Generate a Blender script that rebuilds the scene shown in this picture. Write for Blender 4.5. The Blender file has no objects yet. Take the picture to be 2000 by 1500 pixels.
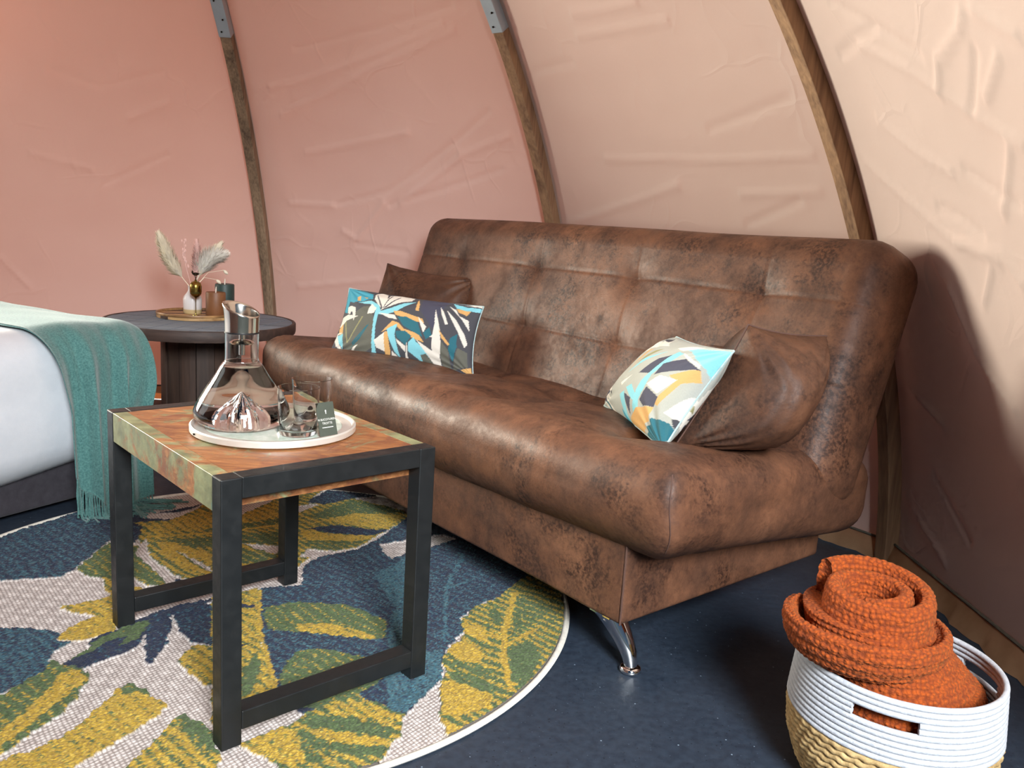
import bpy, math, random
import numpy as np
from mathutils import Vector, Matrix

random.seed(7)
rng = np.random.default_rng(7)
scene = bpy.context.scene
COL = scene.collection
PI = math.pi

# ------------------------------------------------------------------ camera
F_PX, PITCH, ROLL, CAM_H = 1629.0, 0.183, 0.063, 0.93
def make_camera():
    fw = Vector((0, math.cos(PITCH), -math.sin(PITCH)))
    r = Vector((1, 0, 0)); u = r.cross(fw)
    c, s = math.cos(ROLL), math.sin(ROLL)
    r2 = c * r + s * u; u2 = -s * r + c * u
    cam = bpy.data.cameras.new('camera'); cam.sensor_width = 36.0
    cam.lens = F_PX * 36.0 / 2000.0; cam.clip_start = 0.02; cam.clip_end = 100
    o = bpy.data.objects.new('camera', cam); COL.objects.link(o)
    m = Matrix((r2, u2, -fw)).transposed().to_4x4(); m.translation = Vector((0, 0, CAM_H))
    o.matrix_world = m
    scene.camera = o
make_camera()

# ------------------------------------------------------------------ dome layout (shared by lights and tent)
DCX, DCY, DR, DH, DN = -1.261, 1.603, 2.55, 2.608, 1.688
RIBS = [-0.287, 0.326, 0.931, 1.552, 2.165, 2.778, 3.391, 4.004, 4.617, 5.38, 5.996]
def prof(z):
    return DR * np.sqrt(np.clip(1 - np.clip(np.asarray(z, float) / DH, 0, 1) ** DN, 0, 1))

# ------------------------------------------------------------------ world, sun, daylight through the openings, exposure
SKY_STRENGTH, SUN_STRENGTH = 0.8, 7.0
WIN_FAR, WIN_SIDE, DOOR_POWER = 46.0, 6.0, 68.0
world = bpy.data.worlds.new('sky'); scene.world = world; world.use_nodes = True
_nt = world.node_tree
_bg = _nt.nodes['Background']
_sk = _nt.nodes.new('ShaderNodeTexSky'); _sk.sky_type = 'HOSEK_WILKIE'; _sk.turbidity = 4.0
_sk.sun_direction = Vector((-0.42, 0.70, 0.58)).normalized()
_nt.links.new(_sk.outputs[0], _bg.inputs[0]); _bg.inputs[1].default_value = SKY_STRENGTH

def light(name, kind, loc, direction, energy, color, size=None, size_y=None, angle=None):
    d = bpy.data.lights.new(name, kind); d.energy = energy; d.color = color
    if kind == 'AREA':
        d.shape = 'RECTANGLE'; d.size = size; d.size_y = size_y
    if angle is not None: d.angle = angle
    o = bpy.data.objects.new(name, d); COL.objects.link(o); o.location = loc
    o.rotation_euler = Vector(direction).to_track_quat('-Z', 'Y').to_euler()
    return o
light('sun', 'SUN', (-5, 8, 7), (0.42, -0.70, -0.58), SUN_STRENGTH, (1.0, 0.93, 0.84), angle=0.01)

def opening_light(name, a0, a1, z0, z1, energy, color):
    am = (a0 + a1) / 2; zm = (z0 + z1) / 2; half = math.cos((a1 - a0) / 2)
    r0, r1, rm = [float(prof(z) + 0.05) * half for z in (z0, z1, zm)]
    slope = Vector(((r1 - r0) * math.cos(am), (r1 - r0) * math.sin(am), z1 - z0)); h = slope.length
    inward = Vector((-math.cos(am), -math.sin(am), 0))
    tang = Vector((-math.sin(am), math.cos(am), 0))
    nrm = tang.cross(slope.normalized())
    if nrm.dot(inward) < 0: nrm = -nrm
    p = Vector((DCX + rm * math.cos(am), DCY + rm * math.sin(am), zm)) - nrm * 0.06
    w = 2 * float(prof(zm)) * math.sin((a1 - a0) / 2) * 0.86
    return light(name, 'AREA', p, nrm, energy, color, w, h * 0.96)
_wp = Vector((DCX + 2.38 * math.cos(2.45), DCY + 2.38 * math.sin(2.45), 1.28))
light('window_daylight_far', 'AREA', _wp, Vector((1.25, 0.95, 1.35)) - _wp, WIN_FAR, (1.0, 0.97, 0.82), 1.0, 1.05).data.spread = math.radians(70)
opening_light('window_daylight_side', 2.778, 3.391, 0.75, 2.0, WIN_SIDE, (1.0, 0.97, 0.93))
_dp = Vector((DCX + 3.9 * math.cos(-0.98), DCY + 3.9 * math.sin(-0.98), 2.25))
light('door_daylight', 'AREA', _dp, Vector((0.0, 1.5, 0.0)) - _dp, DOOR_POWER, (0.92, 0.97, 1.0), 1.0, 1.2).data.spread = math.radians(72)

vs = scene.view_settings
vs.view_transform = 'Standard'; vs.look = 'None'; vs.gamma = 1.0; vs.use_curve_mapping = False
vs.exposure = 0.0
scene.cycles.sample_clamp_indirect = 6.0
scene.cycles.blur_glossy = 1.0
scene.cycles.max_bounces = 10
scene.cycles.diffuse_bounces = 3
scene.cycles.glossy_bounces = 3
scene.cycles.transmission_bounces = 10
scene.cycles.caustics_reflective = False
scene.cycles.use_adaptive_sampling = True
scene.cycles.adaptive_threshold = 0.06
scene.cycles.adaptive_min_samples = 12
scene.cycles.use_denoising = True

# ------------------------------------------------------------------ helpers
def srgb(r, g=None, b=None):
    if g is None: r, g, b = r
    f = lambda c: (c / 255 / 12.92) if c / 255 <= 0.04045 else ((c / 255 + 0.055) / 1.055) ** 2.4
    return (f(r), f(g), f(b), 1.0)

class NB:
    """tiny node-building helper"""
    def __init__(self, name):
        self.m = bpy.data.materials.new(name); self.m.use_nodes = True
        self.nt = self.m.node_tree; self.n = self.nt.nodes; self.b = self.n['Principled BSDF']
        self.out = self.n['Material Output']
    def add(self, t, **kw):
        nd = self.n.new(t)
        for k, v in kw.items():
            if k in nd.inputs.keys() if isinstance(k, str) else False: self.put(nd.inputs[k], v)
            else: setattr(nd, k, v)
        return nd
    def put(self, sock, v):
        if isinstance(v, bpy.types.NodeSocket): self.nt.links.new(v, sock)
        else: sock.default_value = v
    def set(self, **kw):
        for k, v in kw.items(): self.put(self.b.inputs[k.replace('_', ' ')], v)
        return self
    def coord(self, kind='Object', scale=(1, 1, 1), rot=(0, 0, 0), loc=(0, 0, 0)):
        tc = self.n.new('ShaderNodeTexCoord'); mp = self.n.new('ShaderNodeMapping')
        mp.inputs['Scale'].default_value = scale; mp.inputs['Rotation'].default_value = rot; mp.inputs['Location'].default_value = loc
        self.nt.links.new(tc.outputs[kind], mp.inputs[0]); return mp.outputs[0]
    def noise(self, vec, scale, detail=4, rough=0.55, dist=0.0):
        nd = self.n.new('ShaderNodeTexNoise'); self.put(nd.inputs['Vector'], vec)
        nd.inputs['Scale'].default_value = scale; nd.inputs['Detail'].default_value = detail
        nd.inputs['Roughness'].default_value = rough; nd.inputs['Distortion'].default_value = dist
        return nd.outputs['Fac']
    def ramp(self, fac, stops, interp='LINEAR'):
        nd = self.n.new('ShaderNodeValToRGB'); self.put(nd.inputs[0], fac); nd.color_ramp.interpolation = interp
        e = nd.color_ramp.elements
        while len(e) < len(stops): e.new(0.5)
        for i, (p, c) in enumerate(stops):
            e[i].position = p; e[i].color = c if len(c) == 4 else tuple(c) + (1,)
        return nd.outputs[0]
    def mix(self, fac, a, b, mode='MIX'):
        nd = self.n.new('ShaderNodeMix'); nd.data_type = 'RGBA'; nd.blend_type = mode
        self.put(nd.inputs['Factor'], fac); self.put(nd.inputs['A'], a); self.put(nd.inputs['B'], b)
        return nd.outputs['Result']
    def math(self, op, a, b=0.0):
        nd = self.n.new('ShaderNodeMath'); nd.operation = op; self.put(nd.inputs[0], a); self.put(nd.inputs[1], b)
        return nd.outputs[0]
    def bump(self, h, strength=0.3, dist=0.01):
        nd = self.n.new('ShaderNodeBump'); self.put(nd.inputs['Height'], h)
        nd.inputs['Strength'].default_value = strength; nd.inputs['Distance'].default_value = dist
        self.nt.links.new(nd.outputs[0], self.b.inputs['Normal']); return nd.outputs[0]

def g(v): return (v, v, v, 1)

MATS = {}
def simple(name, rgb, rough=0.5, metallic=0.0, **kw):
    if name in MATS: return MATS[name]
    nb = NB(name); nb.set(Base_Color=srgb(rgb), Roughness=rough, Metallic=metallic, **kw)
    # gentle procedural variation
    v = nb.coord(); f = nb.noise(v, 30, 3)
    c = srgb(rgb)
    nb.put(nb.b.inputs['Base Color'], nb.ramp(f, [(0.3, tuple(x * 0.9 for x in c[:3])), (0.7, tuple(min(1, x * 1.08) for x in c[:3]))]))
    MATS[name] = nb.m; return nb.m

# ---- mesh creation
def mesh_from(name, V, F, mat=None, smooth=True, col=None, sharp=False):
    V = np.asarray(V, np.float32)
    me = bpy.data.meshes.new(name)
    if isinstance(F, np.ndarray):
        n = F.shape[1]
        me.vertices.add(len(V)); me.vertices.foreach_set('co', V.ravel())
        me.loops.add(F.size); me.loops.foreach_set('vertex_index', F.astype(np.int32).ravel())
        me.polygons.add(len(F)); me.polygons.foreach_set('loop_start', np.arange(0, F.size, n, dtype=np.int32))
        me.update(calc_edges=True)
    else:
        me.from_pydata(V.tolist(), [], [list(map(int, f)) for f in F])
    me.validate(); me.update()
    me.polygons.foreach_set('use_smooth', np.full(len(me.polygons), bool(smooth)))
    if smooth and sharp: me.set_sharp_from_angle(angle=math.radians(48))
    if mat: me.materials.append(mat)
    if col is not None:
        a = me.color_attributes.new('Col', 'FLOAT_COLOR', 'POINT')
        a.data.foreach_set('color', np.asarray(col, np.float32).ravel())
    return me

class Geo:
    """collects vertices and faces (world coordinates)"""
    def __init__(self): self.V = []; self.F = []; self.n = 0
    def add(self, V, F):
        V = np.asarray(V, float).reshape(-1, 3)
        self.V.append(V); self.F += [tuple(int(i) + self.n for i in f) for f in F]; self.n += len(V); return self
    def arr(self): return np.concatenate(self.V)

def thing(name, label, cat, loc, group=None):
    o = bpy.data.objects.new(name, None); COL.objects.link(o); o.location = loc
    o.empty_display_size = 0.05
    o['label'] = label; o['category'] = cat
    if group: o['group'] = group
    return o
def root_loc(p):
    v = Vector((0, 0, 0))
    while p is not None: v += p.location; p = p.parent
    return v
def obj(name, geo, mat, parent=None, smooth=True, col=None, loc=None, label=None, sharp=None):
    """one mesh object; vertices are given in world space"""
    if isinstance(geo, Geo): V, F = geo.arr(), geo.F
    else: V, F = geo
    V = np.asarray(V, float)
    base = root_loc(parent) if parent is not None else Vector(loc if loc is not None else (0, 0, 0))
    me = mesh_from(name, V - np.array(base), F, mat, smooth, col, (not isinstance(F, np.ndarray)) if sharp is None else sharp)
    o = bpy.data.objects.new(name, me); COL.objects.link(o)
    if parent is not None: o.parent = parent
    else: o.location = base
    if label: o['label'] = label
    return o
def struct(o): o['kind'] = 'structure'; return o
def tag(o, label, cat, group=None):
    o['label'] = label; o['category'] = cat
    if group: o['group'] = group
    return o
def bevel(o, w, seg=2, angle=0.6):
    m = o.modifiers.new('bevel', 'BEVEL'); m.width = w; m.segments = seg; m.limit_method = 'ANGLE'; m.angle_limit = angle
    return o

# ---- shapes
def gridF(nu, nv, cu=False, cv=False):
    iu = np.arange(nu if cu else nu - 1); iv = np.arange(nv if cv else nv - 1)
    A, B = np.meshgrid(iu, iv, indexing='ij'); A2 = (A + 1) % nu; B2 = (B + 1) % nv
    return np.stack([A * nv + B, A2 * nv + B, A2 * nv + B2, A * nv + B2], -1).reshape(-1, 4)
def box(c, ax, half):
    """oriented box: centre, three axes, three half sizes"""
    c = np.array(c, float); A = [np.array(a, float) * h for a, h in zip(ax, half)]
    V = [c + sx * A[0] + sy * A[1] + sz * A[2] for sx in (-1, 1) for sy in (-1, 1) for sz in (-1, 1)]
    F = [(0, 1, 3, 2), (4, 6, 7, 5), (0, 4, 5, 1), (2, 3, 7, 6), (0, 2, 6, 4), (1, 5, 7, 3)]
    return V, F
def lathe(c, prof_, n=48, ax=None):
    """profile list of (r, z) around a vertical axis at c; open ends are capped where r is 0"""
    c = np.array(c, float); a = np.linspace(0, 2 * PI, n, endpoint=False)
    P = np.array(prof_, float)
    V = np.stack([c[0] + P[:, None, 0] * np.cos(a), c[1] + P[:, None, 0] * np.sin(a), c[2] + P[:, None, 1] + 0 * a], -1).reshape(-1, 3)
    return V, gridF(len(P), n, False, True)[:, ::-1].tolist()
def disc_prism(c, r, h, n=48, bev=0.0):
    if bev: pr = [(0, 0), (r - bev, 0), (r, bev), (r, h - bev), (r - bev, h), (0, h)]
    else: pr = [(0, 0), (r, 0), (r, h), (0, h)]
    return lathe(c, pr, n)
def tube(path, rad, n=10, closed=False, flat=None, up=(0, 0, 1)):
    P = np.array(path, float); m = len(P)
    rad = np.broadcast_to(np.asarray(rad, float), (m,))
    T = np.roll(P, -1, 0) - np.roll(P, 1, 0) if closed else np.gradient(P, axis=0)
    T /= np.linalg.norm(T, axis=1)[:, None] + 1e-12
    U = np.zeros_like(P); u = np.array(up, float)
    for i in range(m):
        u = u - T[i] * (u @ T[i])
        if np.linalg.norm(u) < 1e-6: u = np.cross(T[i], (1, 0.3, 0.2))
        u = u / np.linalg.norm(u); U[i] = u
    W = np.cross(T, U); a = np.linspace(0, 2 * PI, n, endpoint=False)
    fl = 1.0 if flat is None else flat
    V = P[:, None] + rad[:, None, None] * (np.cos(a)[None, :, None] * W[:, None] + fl * np.sin(a)[None, :, None] * U[:, None])
    F = gridF(m, n, closed, True).tolist()
    if not closed: F += [tuple(range(n))[::-1], tuple((m - 1) * n + k for k in range(n))]
    return V.reshape(-1, 3), F
def rbox(half, r, n, pw=2.0):
    """finely divided rounded box centred on the origin -> V, F(quads), unit cube coordinates"""
    hx, hy, hz = half; cuts = []
    for h, k in zip(half, n):
        core = np.linspace(-(h - r), h - r, k)
        rr = np.linspace(0, 1, 5)[1:] * r
        cuts.append(np.concatenate([-(h - r) - rr[::-1], core, (h - r) + rr]))
    Vs, Fs, off = [], [], 0
    for axis in range(3):
        o1, o2 = [(1, 2), (2, 0), (0, 1)][axis]
        A, B = np.meshgrid(cuts[o1], cuts[o2], indexing='ij')
        for sgn in (-1, 1):
            P = np.zeros(A.shape + (3,)); P[..., axis] = sgn * half[axis]; P[..., o1] = A; P[..., o2] = B
            f = gridF(len(cuts[o1]), len(cuts[o2]))
            if sgn < 0: f = f[:, ::-1]
            Vs.append(P.reshape(-1, 3)); Fs.append(f + off); off += A.size
    P = np.concatenate(Vs); F = np.concatenate(Fs)
    key = np.round(P * 1e5).astype(np.int64)
    _, idx, inv = np.unique(key, axis=0, return_index=True, return_inverse=True)
    P = P[idx]; F = np.asarray(inv).ravel()[F]
    inner = np.clip(P, [-(h - r) for h in half], [h - r for h in half]); d = P - inner
    # keep rounding even: map cube offset onto the sphere
    xy = (np.abs(d[:, 0]) ** pw + np.abs(d[:, 1]) ** pw) ** (1 / pw)
    L = np.sqrt(xy ** 2 + d[:, 2] ** 2); Linf = np.abs(d).max(1)
    Q = inner + np.where(L[:, None] > 1e-9, d / np.maximum(L, 1e-9)[:, None] * Linf[:, None], 0)
    return Q, F, P
def wob(x, y, seed, n=6, f0=1.0, f1=5.0):
    """smooth pseudo noise from a sum of sines, about -1..1"""
    r = np.random.default_rng(seed); o = 0
    for i in range(n):
        f = f0 * (f1 / f0) ** (i / max(1, n - 1)); a = r.uniform(0, 2 * PI); p = r.uniform(0, 2 * PI)
        o = o + np.sin((x * np.cos(a) + y * np.sin(a)) * f * 2 * PI + p) / (1 + i * 0.5)
    return o / 2.4
def vnoise(x, y, seed):
    """value noise on a lattice, 0..1"""
    r = np.random.default_rng(seed); T = r.random((256, 256))
    xi = np.floor(x).astype(int); yi = np.floor(y).astype(int); fx = x - xi; fy = y - yi
    fx = fx * fx * (3 - 2 * fx); fy = fy * fy * (3 - 2 * fy)
    t = lambda i, j: T[i % 256, j % 256]
    return (t(xi, yi) * (1 - fx) + t(xi + 1, yi) * fx) * (1 - fy) + (t(xi, yi + 1) * (1 - fx) + t(xi + 1, yi + 1) * fx) * fy
def inpoly(x, y, poly):
    p = np.array(poly, float).reshape(-1, 2); inside = np.zeros(x.shape, bool)
    j = len(p) - 1
    for i in range(len(p)):
        xi, yi = p[i]; xj, yj = p[j]
        if yi != yj:
            c = ((yi > y) != (yj > y)) & (x < (xj - xi) * (y - yi) / (yj - yi) + xi)
            inside ^= c
        j = i
    return inside

# ------------------------------------------------------------------ materials
def m_fabric():
    nb = NB('tent_canvas')
    v = nb.coord('Object')
    weave = nb.noise(v, 420, 2); soft = nb.noise(v, 1.6, 3)
    c = nb.ramp(soft, [(0.3, srgb(210, 189, 180)), (0.7, srgb(218, 197, 188))])
    c = nb.mix(nb.math('MULTIPLY', weave, 0.16), c, srgb(194, 165, 151))
    nb.set(Base_Color=c, Roughness=0.85)
    # crumple lines: edges of a warped cell pattern, faded in and out
    wn = nb.n.new('ShaderNodeTexNoise'); nb.put(wn.inputs['Vector'], v); wn.inputs['Scale'].default_value = 2.2; wn.inputs['Detail'].default_value = 2
    vm = nb.n.new('ShaderNodeVectorMath'); vm.operation = 'MULTIPLY_ADD'; vm.inputs[1].default_value = (0.5, 0.5, 0.5)
    nb.nt.links.new(wn.outputs['Color'], vm.inputs[0]); nb.put(vm.inputs[2], v)
    vo = nb.n.new('ShaderNodeTexVoronoi'); vo.feature = 'DISTANCE_TO_EDGE'; vo.inputs['Scale'].default_value = 4.2
    nb.put(vo.inputs['Vector'], vm.outputs[0])
    cr = nb.math('MULTIPLY', nb.ramp(vo.outputs['Distance'], [(0.0, g(1)), (0.06, g(0))]), nb.ramp(nb.noise(v, 3.1, 2), [(0.48, g(0)), (0.62, g(1))]))
    h = nb.math('ADD', nb.math('MULTIPLY', cr, 0.55), nb.math('ADD', nb.math('MULTIPLY', weave, 0.03), nb.math('MULTIPLY', nb.noise(v, 9, 3), 0.5)))
    nrm = nb.bump(h, 0.18, 0.010)
    tr = nb.n.new('ShaderNodeBsdfTranslucent'); tr.inputs['Color'].default_value = (0.86, 0.27, 0.165, 1)
    nb.nt.links.new(nrm, tr.inputs['Normal'])
    mx = nb.n.new('ShaderNodeMixShader'); mx.inputs[0].default_value = 0.12
    nb.nt.links.new(nb.b.outputs[0], mx.inputs[1]); nb.nt.links.new(tr.outputs[0], mx.inputs[2])
    nb.nt.links.new(mx.outputs[0], nb.out.inputs['Surface'])
    return nb.m
def m_hem():
    nb = NB('hem_canvas'); v = nb.coord()
    nb.set(Base_Color=nb.ramp(nb.noise(v, 12, 4), [(0.3, srgb(150, 118, 88)), (0.7, srgb(184, 150, 116))]), Roughness=0.85)
    nb.bump(nb.noise(v, 40, 3), 0.3, 0.005)
    tr = nb.n.new('ShaderNodeBsdfTranslucent'); tr.inputs['Color'].default_value = (1.0, 0.25, 0.06, 1)
    mx = nb.n.new('ShaderNodeMixShader'); mx.inputs[0].default_value = 0.28
    nb.nt.links.new(nb.b.outputs[0], mx.inputs[1]); nb.nt.links.new(tr.outputs[0], mx.inputs[2])
    nb.nt.links.new(mx.outputs[0], nb.out.inputs['Surface']); return nb.m
def m_wood(name, dark, light_, scale=1.0, axis='z', rough=0.6, contrast=(0.35, 0.65), grain=5.5):
    nb = NB(name)
    sc = {'x': (0.6, 9, 9), 'y': (9, 0.6, 9), 'z': (9, 9, 0.6)}[axis]
    v = nb.coord('Object', tuple(s * scale for s in sc))
    n1 = nb.noise(v, 1.6, 5, 0.6, 1.2)
    n2 = nb.noise(nb.coord('Object', tuple(s * scale * 3.2 for s in sc), loc=(3, 1, 7)), grain * 0.35, 3, 0.5, 0.4)
    f = nb.math('ADD', nb.math('MULTIPLY', n1, 0.6), nb.math('MULTIPLY', n2, 0.4))
    nb.set(Base_Color=nb.ramp(f, [(contrast[0], srgb(dark)), (contrast[1], srgb(light_))]), Roughness=rough)
    nb.bump(f, 0.25, 0.004); return nb.m
def m_floor():
    nb = NB('speckled_vinyl'); v = nb.coord()
    base = nb.ramp(nb.noise(v, 60, 5), [(0.35, srgb(35, 43, 55)), (0.65, srgb(44, 54, 67))])
    def speck(scale, thr, seed, dens):
        vo = nb.n.new('ShaderNodeTexVoronoi'); vo.inputs['Scale'].default_value = scale
        nb.put(vo.inputs['Vector'], nb.coord('Object', loc=(seed, seed * 2, 0)))
        near = nb.math('LESS_THAN', vo.outputs['Distance'], thr)
        sp = nb.n.new('ShaderNodeSeparateColor'); nb.nt.links.new(vo.outputs['Color'], sp.inputs[0])
        return nb.math('MULTIPLY', near, nb.math('GREATER_THAN', sp.outputs[0], dens))
    base = nb.mix(speck(62, 0.10, 0, 0.86), base, srgb(128, 144, 160))
    base = nb.mix(speck(105, 0.18, 3, 0.72), base, srgb(24, 30, 40))
    base = nb.mix(speck(150, 0.12, 5, 0.84), base, srgb(88, 102, 118))
    nb.set(Base_Color=base, Roughness=nb.ramp(nb.noise(v, 8, 3), [(0.3, g(0.38)), (0.7, g(0.55))]))
    nb.bump(nb.noise(v, 90, 3), 0.12, 0.003); return nb.m
def m_leather(name='brown_leather', tint=1.0, loc=(0, 0, 0)):
    nb = NB(name); v = nb.coord('Object', loc=loc)
    big = nb.noise(v, 3.6, 5, 0.62, 0.15); mid = nb.noise(v, 10, 6, 0.76, 0.2); fine = nb.noise(v, 230, 2)
    k = lambda r, g_, b: tuple(x * tint * 0.70 for x in srgb(r, g_ - 2, b - 5)[:3])
    c1 = nb.ramp(big, [(0.34, k(78, 54, 45)), (0.46, k(108, 76, 61)), (0.56, k(128, 90, 71)), (0.68, k(166, 120, 94))])
    c2 = nb.ramp(mid, [(0.34, k(54, 37, 32)), (0.50, k(112, 77, 61)), (0.66, k(154, 106, 80))])
    c = nb.mix(0.52, c1, c2)
    blot = nb.math('MULTIPLY', nb.ramp(nb.noise(v, 4.6, 6, 0.78, 0.3), [(0.47, g(0)), (0.60, g(1))]), nb.ramp(nb.noise(v, 120, 2, 0.6), [(0.38, g(0.15)), (0.60, g(0.95))]))
    c = nb.mix(blot, c, k(52, 36, 33) + (1,))
    c = nb.mix(nb.math('MULTIPLY', fine, 0.35), c, k(84, 58, 47) + (1,))
    rough = nb.ramp(mid, [(0.36, g(0.64)), (0.56, g(0.46)), (0.66, g(0.56))])
    nb.set(Base_Color=c, Roughness=rough)
    nb.b.inputs['Specular IOR Level'].default_value = 0.27
    h = nb.math('ADD', nb.math('MULTIPLY', fine, 0.35), nb.math('MULTIPLY', nb.noise(v, 26, 3, 0.6, 0.8), 0.9))
    nb.bump(h, 0.22, 0.004); return nb.m
def m_glass(name, ior=1.45, tint=(1, 1, 1)):
    nb = NB(name); nb.set(Base_Color=tint + (1,), Roughness=0.0, IOR=ior)
    nb.b.inputs['Transmission Weight'].default_value = 1.0; return nb.m
def m_metal(name, rgb, rough):
    nb = NB(name); v = nb.coord()
    nb.set(Base_Color=srgb(rgb), Metallic=1.0, Roughness=nb.ramp(nb.noise(v, 40, 3), [(0.3, g(rough * 0.8)), (0.7, g(rough * 1.25))])); return nb.m
def m_vcol(name, rough=0.9, bumpscale=None, bumpstr=0.3, sheen=0.0):
    nb = NB(name); a = nb.n.new('ShaderNodeVertexColor'); a.layer_name = 'Col'
    v = nb.coord()
    c = nb.mix(nb.math('MULTIPLY', nb.noise(v, 300, 2), 0.12), a.outputs[0], g(0.02))
    nb.set(Base_Color=c, Roughness=rough)
    nb.b.inputs['Sheen Weight'].default_value = sheen
    if bumpscale: nb.bump(nb.noise(v, bumpscale, 3), bumpstr, 0.002)
    return nb.m
def m_cloth(name, rgb, rgb2, scale=60, rough=0.9, bump=0.3, fine=500, sheen=0.1):
    nb = NB(name); v = nb.coord()
    f = nb.noise(v, scale, 6, 0.7)
    nb.set(Base_Color=nb.ramp(f, [(0.32, srgb(rgb)), (0.68, srgb(rgb2))]), Roughness=rough)
    nb.b.inputs['Sheen Weight'].default_value = sheen
    nb.bump(nb.noise(v, fine, 2), bump, 0.002); return nb.m
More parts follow.
